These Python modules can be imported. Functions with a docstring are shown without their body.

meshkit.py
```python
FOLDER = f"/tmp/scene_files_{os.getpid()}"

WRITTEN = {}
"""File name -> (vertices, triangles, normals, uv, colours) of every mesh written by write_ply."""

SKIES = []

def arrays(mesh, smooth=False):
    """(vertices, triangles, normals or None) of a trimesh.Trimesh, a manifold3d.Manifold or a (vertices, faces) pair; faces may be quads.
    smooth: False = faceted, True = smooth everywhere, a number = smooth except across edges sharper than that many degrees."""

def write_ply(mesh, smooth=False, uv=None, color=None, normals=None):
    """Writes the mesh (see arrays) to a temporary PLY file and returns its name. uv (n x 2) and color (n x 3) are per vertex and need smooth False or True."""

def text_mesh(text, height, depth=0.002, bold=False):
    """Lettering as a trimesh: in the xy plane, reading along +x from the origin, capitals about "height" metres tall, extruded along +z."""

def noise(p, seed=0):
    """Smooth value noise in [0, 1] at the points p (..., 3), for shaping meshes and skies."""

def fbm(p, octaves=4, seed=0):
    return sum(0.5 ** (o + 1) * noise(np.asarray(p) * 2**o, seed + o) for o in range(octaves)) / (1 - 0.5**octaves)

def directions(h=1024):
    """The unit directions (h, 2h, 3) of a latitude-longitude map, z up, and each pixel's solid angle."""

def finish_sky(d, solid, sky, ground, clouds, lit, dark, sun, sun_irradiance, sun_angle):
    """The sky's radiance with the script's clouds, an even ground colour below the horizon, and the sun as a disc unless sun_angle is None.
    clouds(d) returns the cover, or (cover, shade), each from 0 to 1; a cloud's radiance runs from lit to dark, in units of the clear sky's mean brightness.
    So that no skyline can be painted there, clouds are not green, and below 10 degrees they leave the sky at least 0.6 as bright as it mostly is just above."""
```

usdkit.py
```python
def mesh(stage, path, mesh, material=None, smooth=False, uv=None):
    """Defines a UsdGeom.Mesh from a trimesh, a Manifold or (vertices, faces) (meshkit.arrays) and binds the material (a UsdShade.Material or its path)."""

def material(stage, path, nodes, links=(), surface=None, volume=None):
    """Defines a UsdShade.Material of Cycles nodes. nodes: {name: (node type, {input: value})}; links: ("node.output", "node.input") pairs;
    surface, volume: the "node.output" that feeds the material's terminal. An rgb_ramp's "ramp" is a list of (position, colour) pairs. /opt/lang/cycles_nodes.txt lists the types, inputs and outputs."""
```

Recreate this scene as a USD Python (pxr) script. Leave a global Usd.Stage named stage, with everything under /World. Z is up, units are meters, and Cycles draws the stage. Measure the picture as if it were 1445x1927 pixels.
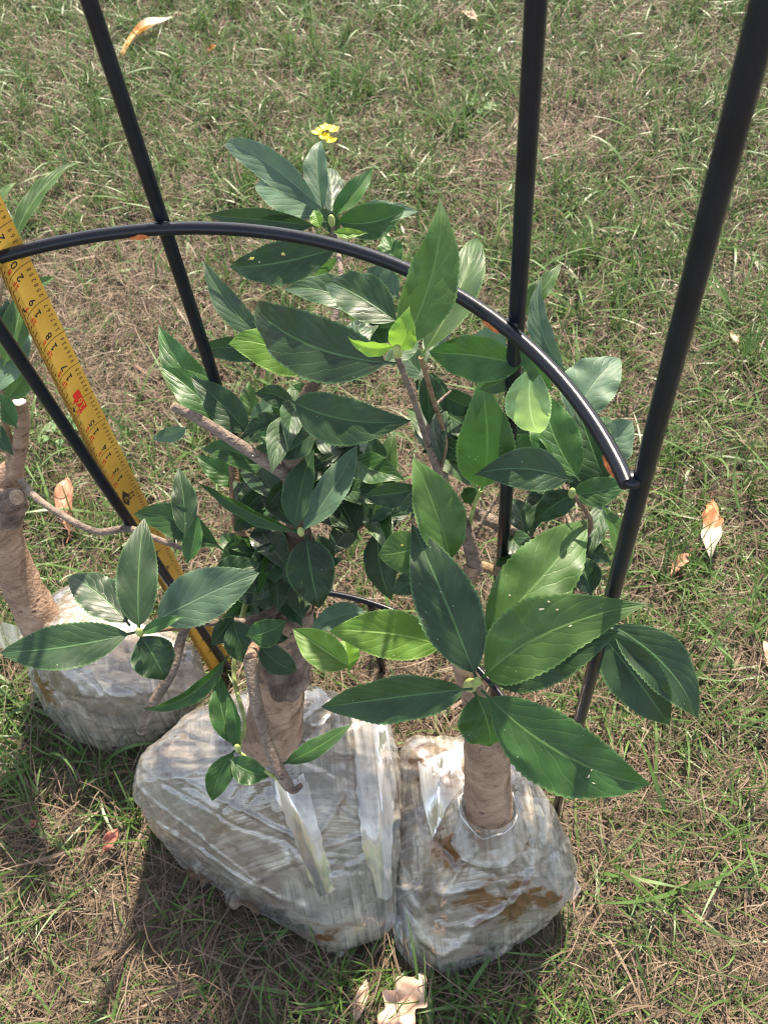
import math
import numpy as np
import trimesh
import manifold3d as m3
import meshkit
import usdkit
from scipy.spatial import ConvexHull
from pxr import Gf, Sdf, Usd, UsdGeom, UsdLux, UsdShade

stage = Usd.Stage.CreateInMemory()
UsdGeom.SetStageUpAxis(stage, UsdGeom.Tokens.z)
UsdGeom.SetStageMetersPerUnit(stage, 1.0)
world = UsdGeom.Xform.Define(stage, '/World')
stage.SetDefaultPrim(world.GetPrim())
UsdGeom.Scope.Define(stage, '/World/Looks')
rng = np.random.default_rng(7)

# ------------------------------------------------------------------ camera
PW, PH, F, H = 1445.0, 1927.0, 1650.0, 0.805
NADIR = np.array([862.0, 2106.0])
_n = np.array([NADIR[0] - PW / 2, NADIR[1] - PH / 2, F]); _n /= np.linalg.norm(_n)
_y = np.array([0, 0, 1.0]) - _n * _n[2]; _y /= np.linalg.norm(_y)
_x = np.cross(_n, _y)
RIGHT, DOWN, FWD = (np.array([_x[k], _y[k], -_n[k]]) for k in range(3))
EYE = np.array([0, 0, H])


def at(px, py, z):
    """The point of height z seen at a pixel of the photograph."""
    d = RIGHT * (px - PW / 2) + DOWN * (py - PH / 2) + FWD * F
    return EYE + d * ((z - H) / d[2])


def pix(p):
    v = np.asarray(p) - EYE
    w = v @ FWD
    return v @ RIGHT / w * F + PW / 2, v @ DOWN / w * F + PH / 2, w


cam = UsdGeom.Camera.Define(stage, '/World/camera')
m = Gf.Matrix4d(1.0)
for r, v in enumerate((RIGHT, -DOWN, -FWD, EYE)):
    m.SetRow(r, Gf.Vec4d(*map(float, v), 1.0 if r == 3 else 0.0))
cam.AddTransformOp().Set(m)
cam.CreateFocalLengthAttr(26.0)
cam.CreateHorizontalApertureAttr(26.0 * PW / F)
cam.CreateVerticalApertureAttr(26.0 * PH / F)
cam.CreateFStopAttr(18.0)
cam.CreateFocusDistanceAttr(0.5)
cam.CreateClippingRangeAttr(Gf.Vec2f(0.02, 2000))
cam.CreateExposureAttr(1.8)

# ------------------------------------------------------------------ sky and sun
SUN_EL, SUN_AZ = math.radians(50), math.radians(18)      # azimuth = atan2(x, y) of the direction towards the sun
sky = usdkit.material(stage, '/World/Looks/sky_look', {
    's': ('sky_texture', {'sky_type': 'single_scattering', 'sun_disc': False, 'sun_elevation': SUN_EL, 'sun_rotation': SUN_AZ,
                          'altitude': 100.0, 'air_density': 1.0, 'aerosol_density': 1.6, 'ozone_density': 1.0}),
    'h': ('hsv', {'saturation': 0.55}),
    'b': ('background_shader', {'strength': 0.12})}, [('s.color', 'h.color'), ('h.color', 'b.color')], surface='b.background')
dome = UsdLux.DomeLight.Define(stage, '/World/sky')
UsdShade.MaterialBindingAPI.Apply(dome.GetPrim()).Bind(sky)
dome.GetPrim().SetCustomDataByKey('kind', 'structure')
sun = UsdLux.DistantLight.Define(stage, '/World/sun')
sun.CreateNormalizeAttr(True) if hasattr(sun, 'CreateNormalizeAttr') else None
sun.CreateIntensityAttr(1.25)
sun.CreateAngleAttr(1.0)
sun.CreateColorAttr(Gf.Vec3f(1.0, 0.87, 0.69))
sun.AddRotateXYZOp().Set(Gf.Vec3f(math.degrees(math.pi / 2 - SUN_EL), 0, 180 - math.degrees(SUN_AZ)))

# ------------------------------------------------------------------ helpers
taken = {}


def numbered(parent, name):
    k = taken.get((parent, name), -1) + 1
    taken[(parent, name)] = k
    return f'{parent}/{name}' + (f'_{k:03d}' if k else '')


def tag(prim, label=None, category=None, group=None, kind=None):
    for k, v in (('label', label), ('category', category), ('group', group), ('kind', kind)):
        if v:
            prim.SetCustomDataByKey(k, v)
    return prim


def thing(name, label, category, loc=(0, 0, 0), group=None):
    x = UsdGeom.Xform.Define(stage, numbered('/World', name))
    x.AddTranslateOp().Set(Gf.Vec3d(*map(float, loc)))
    t = tag(x.GetPrim(), label, category, group)
    ORIGIN[str(t.GetPath())] = np.array(loc, float)
    return t


ORIGIN = {}


def part(parent, name, mesh, mat, smooth=False, uv=None, label=None, kind=None):
    """A mesh in world coordinates, put under its thing (or directly under /World)."""
    root = '/World' if parent is None else str(parent.GetPath())
    v, f, n = meshkit.arrays(mesh, smooth)
    o = np.zeros(3)
    for p, q in ORIGIN.items():
        if root == p or root.startswith(p + '/'):
            o = q
    pm = usdkit.mesh(stage, numbered(root, name), (v - o, f), mat, False, uv)
    if n is not None:
        pm.CreateNormalsAttr([Gf.Vec3f(*map(float, a)) for a in n] if len(n) < 20000 else None)
        if len(n) >= 20000:
            from pxr import Vt
            pm.CreateNormalsAttr(Vt.Vec3fArray.FromNumpy(n.astype(np.float32)))
        pm.SetNormalsInterpolation('vertex')
    return tag(pm.GetPrim(), label, None, None, kind)


def unit(v):
    v = np.asarray(v, float)
    return v / max(np.linalg.norm(v), 1e-12)


def spline(pts, k):
    """Catmull-Rom through rows of pts, k samples per span."""
    p = np.asarray(pts, float)
    p = np.vstack([2 * p[0] - p[1], p, 2 * p[-1] - p[-2]])
    out = []
    for i in range(1, len(p) - 2):
        for t in np.arange(k) / k:
            a, b, c, d = p[i - 1:i + 3]
            out.append(0.5 * (2 * b + (c - a) * t + (2 * a - 5 * b + 4 * c - d) * t * t + (3 * b - a - 3 * c + d) * t ** 3))
    out.append(p[-2])
    return np.array(out)


def tube(path, radii, sides=14, cap=True, bump=0.0, seed=0, oval=1.0):
    path, radii = np.asarray(path, float), np.broadcast_to(np.asarray(radii, float), (len(path),))
    tan = np.gradient(path, axis=0)
    tan /= np.linalg.norm(tan, axis=1)[:, None]
    u = unit(np.cross(tan[0], [0.3, 0.9, 0.2]))
    V = []
    ang = np.arange(sides) * 2 * np.pi / sides
    for i in range(len(path)):
        u = unit(u - tan[i] * (u @ tan[i]))
        w = np.cross(tan[i], u)
        ring = np.cos(ang)[:, None] * u + np.sin(ang)[:, None] * w
        q = path[i] + ring * radii[i]
        if bump:
            q = path[i] + ring * (radii[i] * (1 + bump * (meshkit.fbm(q * 160 + seed * 9.7, 3, seed) - 0.5)))[:, None]
        V.append(q)
    V = np.vstack(V)
    F_ = []
    for i in range(len(path) - 1):
        a = i * sides + np.arange(sides)
        b = i * sides + (np.arange(sides) + 1) % sides
        F_ += [np.c_[a, b, b + sides], np.c_[a, b + sides, a + sides]]
    if cap:
        for row, c in ((0, path[0]), (len(path) - 1, path[-1])):
            ci = len(V)
            V = np.vstack([V, c])
            a = row * sides + np.arange(sides)
            b = row * sides + (np.arange(sides) + 1) % sides
            F_.append(np.c_[b, a, np.full(sides, ci)] if row == 0 else np.c_[a, b, np.full(sides, ci)])
    return trimesh.Trimesh(V, np.vstack(F_), process=False)


def stem_path(rows, k=6):
    """rows of (px, py, z, width in pixels) -> (points, radii)."""
    q = []
    for px, py, z, w in rows:
        p = at(px, py, z)
        q.append([*p, w * pix(p)[2] / F / 2])
    s = spline(q, k)
    return s[:, :3], s[:, 3]


# ------------------------------------------------------------------ materials
def mat(name, nodes, links, surface='p.BSDF'):
    return usdkit.material(stage, '/World/Looks/' + name, nodes, links, surface=surface)


def noise_mat(name, c0, c1, scale, rough=0.6, bump=0.0, bscale=None, spec=0.5, dist=0.002, stretch=(1, 1, 1), detail=5.0, mid=0.5):
    n = {'g': ('texture_coordinate', {}), 'mp': ('mapping', {'scale': stretch}),
         'n': ('noise_texture', {'scale': scale, 'detail': detail, 'roughness': 0.6}),
         'r': ('rgb_ramp', {'ramp': [(mid - 0.22, c0), (mid + 0.22, c1)]}),
         'p': ('principled_bsdf', {'roughness': rough, 'specular_ior_level': spec})}
    l = [('g.object', 'mp.vector'), ('mp.vector', 'n.vector'), ('n.fac', 'r.fac'), ('r.color', 'p.base_color')]
    if bump:
        n['n2'] = ('noise_texture', {'scale': bscale or scale * 3, 'detail': 4.0})
        n['b'] = ('bump', {'strength': bump, 'distance': dist})
        l += [('mp.vector', 'n2.vector'), ('n2.fac', 'b.height'), ('b.normal', 'p.normal')]
    return mat(name, n, l)


def leaf_mat(name, top, under, vein, transl=0.25, rough=0.33, tcol=None, spec=0.5, blotch=0.35, bumps=1.0):
    tcol = tcol or tuple(min(1.0, c * 2.2) for c in top)
    n = {'uv': ('texture_coordinate', {}), 's': ('separate_xyz', {}),
         'd': ('math', {'math_type': 'subtract', 'value2': 0.5}), 'ab': ('math', {'math_type': 'absolute'}),
         'k': ('math', {'math_type': 'multiply', 'value2': 5.0}),          # |v| pulled forward along the leaf: veins run obliquely
         'nz': ('noise_texture', {'scale': 7.0, 'detail': 2.0}),
         'wob': ('math', {'math_type': 'multiply_add', 'value2': 0.8}),
         'uN': ('math', {'math_type': 'multiply_add', 'value2': 7.5}),
         'ph': ('math', {'math_type': 'subtract'}), 'fr': ('math', {'math_type': 'fraction'}),
         'c': ('math', {'math_type': 'subtract', 'value2': 0.5}), 'ca': ('math', {'math_type': 'absolute'}),
         'lat': ('map_range', {'range_type': 'smoothstep', 'from_min': 0.0, 'from_max': 0.09, 'to_min': 1.0, 'to_max': 0.0, 'clamp': True}),
         'mid': ('map_range', {'range_type': 'smoothstep', 'from_min': 0.006, 'from_max': 0.028, 'to_min': 1.0, 'to_max': 0.0, 'clamp': True}),
         'edge': ('map_range', {'range_type': 'smoothstep', 'from_min': 0.45, 'from_max': 0.495, 'to_min': 0.0, 'to_max': 0.9, 'clamp': True}),
         'latw': ('math', {'math_type': 'multiply', 'value2': 0.17}),
         'vm': ('math', {'math_type': 'maximum'}), 'vm2': ('math', {'math_type': 'maximum'}),
         'oi': ('object_info', {}), 'blo': ('noise_texture', {'scale': 55.0, 'detail': 3.0}),
         'blr': ('map_range', {'from_min': 0.3, 'from_max': 0.7, 'to_min': 1.0 - blotch, 'to_max': 1.0 + blotch, 'clamp': True}),
         'rr': ('map_range', {'from_min': 0.0, 'from_max': 1.0, 'to_min': 0.72, 'to_max': 1.3}),
         'val': ('math', {'math_type': 'multiply'}),
         'ge': ('geometry', {}), 'side': ('mix_color', {'a': top, 'b': under}),
         'hs': ('hsv', {}), 'cv': ('mix_color', {'b': vein}),
         'fl': ('voronoi_texture', {'scale': 260.0}), 'fl2': ('map_range', {'from_min': 0.05, 'from_max': 0.12, 'to_min': 0.55, 'to_max': 0.0, 'clamp': True}),
         'fn': ('noise_texture', {'scale': 60.0}), 'fn2': ('map_range', {'from_min': 0.55, 'from_max': 0.65, 'clamp': True}), 'flm': ('math', {'math_type': 'multiply'}),
         'cf': ('mix_color', {'b': (0.55, 0.6, 0.5)}),
         'hb': ('math', {'math_type': 'multiply_add', 'value2': -0.55}), 'hb2': ('math', {'math_type': 'multiply_add', 'value2': -1.0}),
         'fine': ('noise_texture', {'scale': 900.0, 'detail': 2.0}), 'finem': ('math', {'math_type': 'multiply', 'value2': 0.22}),
         'b': ('bump', {'strength': 0.3 * bumps, 'distance': 0.0007}),
         'p': ('principled_bsdf', {'roughness': rough, 'specular_ior_level': spec * 0.75}),
         'rn': ('map_range', {'from_min': 0.3, 'from_max': 0.7, 'to_min': rough, 'to_max': rough + 0.2}),
         't': ('translucent_bsdf', {}), 'tm': ('mix_color', {'blend_type': 'mix', 'fac': 0.75, 'b': tcol}),
         'mx': ('mix_closure', {'fac': transl})}
    l = [('uv.UV', 's.vector'), ('s.y', 'd.value1'), ('d.value', 'ab.value1'), ('ab.value', 'k.value1'), ('uv.UV', 'nz.vector'),
         ('nz.fac', 'wob.value1'), ('k.value', 'wob.value3'), ('s.x', 'uN.value1'), ('uN.value', 'ph.value1'), ('wob.value', 'ph.value2'),
         ('ph.value', 'fr.value1'), ('fr.value', 'c.value1'), ('c.value', 'ca.value1'), ('ca.value', 'lat.value'), ('ab.value', 'mid.value'), ('ab.value', 'edge.value'),
         ('lat.result', 'latw.value1'), ('latw.value', 'vm.value1'), ('mid.result', 'vm.value2'), ('vm.value', 'vm2.value1'), ('edge.result', 'vm2.value2'),
         ('uv.object', 'blo.vector'), ('blo.fac', 'blr.value'), ('oi.random', 'rr.value'), ('blr.result', 'val.value1'), ('rr.result', 'val.value2'),
         ('ge.backfacing', 'side.fac'), ('side.result', 'hs.color'), ('val.value', 'hs.value'), ('hs.color', 'cv.a'), ('vm2.value', 'cv.fac'),
         ('uv.object', 'fl.vector'), ('fl.distance', 'fl2.value'), ('uv.object', 'fn.vector'), ('fn.fac', 'fn2.value'), ('fl2.result', 'flm.value1'), ('fn2.result', 'flm.value2'),
         ('flm.value', 'cf.fac'), ('cv.result', 'cf.a'),
         ('cf.result', 'p.base_color'), ('cf.result', 'tm.a'), ('tm.result', 't.color'),
         ('lat.result', 'hb.value1'), ('ca.value', 'hb.value3'), ('mid.result', 'hb2.value1'), ('hb.value', 'hb2.value3'),
         ('uv.object', 'fine.vector'), ('fine.fac', 'finem.value1'), ('hb2.value', 'fa.value1'), ('finem.value', 'fa.value2'), ('fa.value', 'b.height'),
         ('b.normal', 'p.normal'), ('blo.fac', 'rn.value'), ('rn.result', 'p.roughness'), ('p.BSDF', 'mx.closure1'), ('t.BSDF', 'mx.closure2')]
    n['fa'] = ('math', {'math_type': 'add'})
    return mat(name, n, l, 'mx.closure')


LEAF = {
    'D': leaf_mat('leaf_dark', (0.015, 0.036, 0.0125), (0.048, 0.085, 0.028), (0.055, 0.115, 0.04), 0.14, 0.38),
    'G': leaf_mat('leaf_green', (0.02, 0.058, 0.012), (0.06, 0.118, 0.03), (0.07, 0.14, 0.04), 0.22, 0.36),
    'O': leaf_mat('leaf_olive', (0.034, 0.075, 0.016), (0.1, 0.17, 0.06), (0.085, 0.16, 0.045), 0.3, 0.38),
    'Y': leaf_mat('leaf_young', (0.075, 0.16, 0.018), (0.1, 0.19, 0.03), (0.2, 0.31, 0.08), 0.34, 0.4, (0.24, 0.44, 0.05)),
    'L': leaf_mat('leaf_light', (0.2, 0.33, 0.14), (0.25, 0.38, 0.17), (0.4, 0.56, 0.25), 0.3, 0.4, (0.35, 0.55, 0.15)),
    'P': leaf_mat('leaf_pale', (0.045, 0.085, 0.05), (0.12, 0.18, 0.1), (0.1, 0.16, 0.09), 0.2, 0.42),
}
def bark_mat(name, c0, c1, dark, scale):
    return mat(name, {
        'g': ('texture_coordinate', {}), 'm': ('mapping', {'scale': (1, 1, 1.7)}), 'n': ('noise_texture', {'scale': 34.0 * scale, 'detail': 7.0, 'roughness': 0.68}),
        'r': ('rgb_ramp', {'ramp': [(0.3, c0), (0.55, tuple((np.array(c0) + c1) / 2)), (0.72, c1)]}),
        'v': ('voronoi_texture', {'scale': 105.0 * scale}), 'vr': ('map_range', {'from_min': 0.12, 'from_max': 0.3, 'to_min': 0.75, 'to_max': 0.0, 'clamp': True}),
        'n2': ('noise_texture', {'scale': 24.0 * scale, 'detail': 2.0}), 'n2r': ('map_range', {'from_min': 0.52, 'from_max': 0.6, 'clamp': True}), 'vm': ('math', {'math_type': 'multiply'}),
        'mc': ('mapping', {'scale': (0.6, 0.6, 2.4)}), 'nc': ('noise_texture', {'scale': 42.0 * scale, 'detail': 4.0, 'distortion': 0.7}), 'c1': ('math', {'math_type': 'subtract', 'value2': 0.5}), 'c2': ('math', {'math_type': 'absolute'}),
        'c3': ('map_range', {'from_min': 0.0, 'from_max': 0.012, 'to_min': 0.42, 'to_max': 0.0, 'clamp': True}), 'mm': ('math', {'math_type': 'maximum'}), 'mx': ('mix_color', {'b': dark}),
        'nf': ('noise_texture', {'scale': 420.0, 'detail': 3.0}), 'h1': ('math', {'math_type': 'multiply_add', 'value2': -0.8}), 'b': ('bump', {'strength': 0.9, 'distance': 0.0016}),
        'p': ('principled_bsdf', {'roughness': 0.78, 'specular_ior_level': 0.3})},
        [('g.object', 'm.vector'), ('m.vector', 'n.vector'), ('n.fac', 'r.fac'), ('m.vector', 'v.vector'), ('v.distance', 'vr.value'), ('g.object', 'n2.vector'), ('n2.fac', 'n2r.value'), ('vr.result', 'vm.value1'), ('n2r.result', 'vm.value2'),
         ('g.object', 'mc.vector'), ('mc.vector', 'nc.vector'), ('nc.fac', 'c1.value1'), ('c1.value', 'c2.value1'), ('c2.value', 'c3.value'), ('c3.result', 'mm.value1'), ('vm.value', 'mm.value2'), ('mm.value', 'mx.fac'), ('r.color', 'mx.a'),
         ('mx.result', 'p.base_color'), ('g.object', 'nf.vector'), ('mm.value', 'h1.value1'), ('nf.fac', 'h1.value3'), ('h1.value', 'b.height'), ('b.normal', 'p.normal')])


bark = bark_mat('bark', (0.115, 0.07, 0.046), (0.31, 0.21, 0.145), (0.03, 0.018, 0.013), 1.0)
bark_mid = noise_mat('bark_mid', (0.035, 0.023, 0.017), (0.14, 0.095, 0.07), 70, 0.75, 0.9, 210, 0.3, 0.003, (1, 1, 2.2), 8.0)
bark_dark = noise_mat('bark_dark', (0.035, 0.026, 0.022), (0.2, 0.14, 0.11), 90, 0.8, 1.0, 220, 0.3, 0.004)
twig_grey = bark_mat('twig_grey', (0.08, 0.058, 0.046), (0.22, 0.172, 0.138), (0.03, 0.02, 0.016), 2.0)
twig_brown = bark_mat('twig_brown', (0.1, 0.062, 0.035), (0.24, 0.17, 0.1), (0.05, 0.03, 0.02), 2.0)
twig_green = noise_mat('twig_green', (0.13, 0.17, 0.04), (0.3, 0.33, 0.12), 200, 0.5, 0.3, 500, 0.4, 0.001)
cut_brown = noise_mat('cut_brown', (0.13, 0.09, 0.065), (0.36, 0.27, 0.19), 300, 0.8, 0.3, 600)
cut_wood = noise_mat('cut_wood', (0.5, 0.45, 0.38), (0.85, 0.82, 0.74), 300, 0.8, 0.3, 600)
steel = noise_mat('black_coating', (0.002, 0.0025, 0.004), (0.004, 0.005, 0.008), 60, 0.24, 0.15, 420, 0.32, 0.0006)
rust = noise_mat('rust', (0.2, 0.05, 0.012), (0.55, 0.17, 0.04), 400, 0.85, 0.5, 900)

# ------------------------------------------------------------------ ground
gx = np.linspace(-1.9, 2.1, 140); gy = np.linspace(-0.6, 3.6, 150)
X, Y = np.meshgrid(gx, gy)
gp = np.stack([X, Y, 0 * X], -1)


def ground_z(p):
    p = np.asarray(p, float)
    q = np.stack([p[..., 0], p[..., 1], 0 * p[..., 0]], -1)
    return 0.016 * (meshkit.fbm(q * 7, 4, 3) - 0.5)


def grid_faces(r, c):
    i = np.arange(r * c).reshape(r, c)
    a, b, cc, d = i[:-1, :-1].ravel(), i[:-1, 1:].ravel(), i[1:, 1:].ravel(), i[1:, :-1].ravel()
    return np.vstack([np.c_[a, b, cc], np.c_[a, cc, d]])


gp[..., 2] = ground_z(gp)
ring_out = np.array([[-40, -40], [40, -40], [40, 40], [-40, 40.0]])
inner = np.array([[gx[0], gy[0]], [gx[-1], gy[0]], [gx[-1], gy[-1]], [gx[0], gy[-1]]])
gv = gp.reshape(-1, 3)
# the far lawn continues round the detailed patch, joined to its border
edge_idx = np.concatenate([np.arange(140), 139 + 140 * np.arange(1, 150), 149 * 140 + np.arange(138, -1, -1), 140 * np.arange(148, 0, -1)])
ev = gv[edge_idx]
ctr = np.array([0.1, 1.5])
dirs = ev[:, :2] - ctr
far = np.c_[ctr + dirs / np.abs(dirs).max(1)[:, None] * 45, np.zeros(len(ev))]
base = len(gv)
k = np.arange(len(ev)); k2 = (k + 1) % len(ev)
gf = np.vstack([grid_faces(150, 140), np.c_[edge_idx[k], base + k, base + k2], np.c_[edge_idx[k], base + k2, edge_idx[k2]]])
soil = mat('lawn_soil', {
    'g': ('geometry', {}), 'n': ('noise_texture', {'scale': 60.0, 'detail': 8.0, 'roughness': 0.7}), 'n2': ('noise_texture', {'scale': 5.0, 'detail': 3.0}),
    'r': ('rgb_ramp', {'ramp': [(0.3, (0.03, 0.023, 0.017)), (0.5, (0.085, 0.066, 0.05)), (0.7, (0.2, 0.165, 0.125))]}),
    'r2': ('rgb_ramp', {'ramp': [(0.4, (0.05, 0.075, 0.03)), (0.6, (0.11, 0.09, 0.065))]}), 'mx': ('mix_color', {'fac': 0.4}),
    'n3': ('noise_texture', {'scale': 240.0, 'detail': 5.0}), 'b': ('bump', {'strength': 1.0, 'distance': 0.006}),
    'p': ('principled_bsdf', {'roughness': 0.95, 'specular_ior_level': 0.15})},
    [('g.position', 'n.vector'), ('g.position', 'n2.vector'), ('g.position', 'n3.vector'), ('n.fac', 'r.fac'), ('n2.fac', 'r2.fac'), ('r.color', 'mx.a'), ('r2.color', 'mx.b'),
     ('mx.result', 'p.base_color'), ('n3.fac', 'b.height'), ('b.normal', 'p.normal')])
part(None, 'ground', (np.vstack([gv, far]), gf), soil, True, kind='structure')

# ------------------------------------------------------------------ root balls wrapped in film (shapes are needed before the grass)
BALLS = {
    'B': dict(neck=(510, 1415, 0.148), pts=[(275, 1432, .128), (262, 1480, .10), (292, 1545, .05), (345, 1610, .015), (440, 1670, .01), (560, 1725, .01), (640, 1778, .008), (722, 1752, .012),
             (736, 1660, .04), (742, 1560, .085), (742, 1440, .115), (715, 1340, .128), (640, 1335, .14), (560, 1300, .14), (430, 1318, .14), (345, 1360, .138), (505, 1425, .155), (600, 1500, .14), (400, 1500, .125),
             (640, 1640, .085), (480, 1600, .09), (330, 1430, .0), (700, 1440, .0), (560, 1410, .0)]),
    'C': dict(neck=(920, 1535, 0.14), pts=[(775, 1398, .115), (758, 1500, .09), (752, 1600, .05), (756, 1700, .02), (790, 1780, .008), (835, 1822, .005), (940, 1785, .008), (1015, 1735, .015),
             (1072, 1672, .04), (1066, 1600, .075), (1020, 1510, .108), (960, 1440, .125), (880, 1400, .125), (915, 1530, .142), (850, 1640, .10), (970, 1650, .095), (1000, 1560, .0), (800, 1560, .0), (900, 1520, .0)]),
    'A': dict(neck=(85, 1180, 0.12), pts=[(118, 1115, .085), (150, 1108, .09), (215, 1150, .105), (80, 1275, .06), (98, 1332, .03), (145, 1382, .01), (232, 1408, .006), (310, 1372, .03), (378, 1300, .075), (365, 1238, .10), (270, 1195, .12),
             (90, 1185, .13), (52, 1190, .08), (120, 1290, .09), (230, 1300, .10), (105, 1240, .0), (330, 1270, .0), (200, 1240, .0)]),
}


def hull_ball(pts, r=0.017):
    q = np.array([at(*p) for p in pts])
    d = q - q.mean(0)
    q = q - d / np.linalg.norm(d, axis=1)[:, None] * (r - 0.004)
    sph = [m3.Manifold.sphere(r, 16).translate(tuple(p)) for p in q]
    h = m3.Manifold.batch_hull(sph).refine_to_length(0.0026)
    mm = h.to_mesh()
    t = trimesh.Trimesh(mm.vert_properties[:, :3], mm.tri_verts, process=True)
    trimesh.smoothing.filter_taubin(t, lamb=0.5, nu=0.51, iterations=50)
    t.vertices[:, 2] = np.maximum(t.vertices[:, 2], -0.004)
    return t


CREASE = {}


def wrinkled(t, neck, seed, amp):
    """Folds that run down from the trunk, crossed by slanting stretch lines."""
    v, nrm = np.array(t.vertices), np.array(t.vertex_normals)
    d = v - neck
    a = np.arctan2(d[:, 1], d[:, 0])
    r = np.linalg.norm(d, axis=1)
    def ridge(x, k):
        return np.maximum(0, 1 - np.abs(2 * x - 1) * k)
    g = np.random.default_rng(seed)
    h = np.zeros(len(v))
    mid, span = v.mean(0), np.ptp(v, axis=0)
    warp = (meshkit.fbm(v * 14 + seed, 3, seed + 3) - 0.5) * 0.03
    for j in range(46):                       # taut creases: some run out from the trunk, the others cross the ball
        c = neck if j % 2 else mid + (g.random(3) - 0.5) * span * 0.8
        n_ = unit(g.normal(size=3) * [1, 1, 0.5 if j % 2 else 1.0])
        t_ = unit(np.cross(n_, g.normal(size=3)))
        dist = (v - c) @ n_ + warp * g.uniform(.3, 1.2)
        along = (v - c) @ t_
        reach = np.clip(1.3 - np.abs(along - g.uniform(-.05, .05)) / g.uniform(.05, .11), 0, 1)
        sg = g.uniform(.0012, .0026)
        h += g.choice([1, 1, -.6]) * g.uniform(.4, 1.0) * np.exp(-(dist / sg) ** 2) * reach
    fold = ridge(meshkit.fbm(np.stack([2.6 * np.cos(a + r * 9) + seed, 2.6 * np.sin(a + r * 9), r * 5], -1), 2, seed), 5.0)
    big = meshkit.fbm(v * 16 + seed, 2, seed + 9) - 0.5
    fine = meshkit.fbm(v * 130 + seed, 2, seed + 7) - 0.5
    w = np.clip(r / 0.03, 0.2, 1)
    CREASE[seed] = np.clip(np.clip(h, 0, 1.6) + 0.3 * fold, 0, 1.5)
    return trimesh.Trimesh(v + nrm * (amp * w * (1.0 * np.clip(h, -1.5, 2.2) + 0.18 * fold + 0.08 * fine) + 0.006 * big)[:, None], t.faces, process=False)


balls, outlines = {}, []
for i, (k_, b) in enumerate(BALLS.items()):
    core = hull_ball(b['pts'])
    neck = at(*b['neck'])
    film = wrinkled(core, neck, 3 + i * 11, 0.0020)
    balls[k_] = (core, film, neck, CREASE[3 + i * 11])
    hv = film.vertices[film.vertices[:, 2] < 0.075][:, :2]
    hh = ConvexHull(hv)
    outlines.append(hh.equations)


def outside_balls(p, margin=0.004):
    ok = np.ones(len(p), bool)
    for e in outlines:
        ok &= (p @ e[:, :2].T + e[:, 2]).max(1) > margin
    return ok


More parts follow.
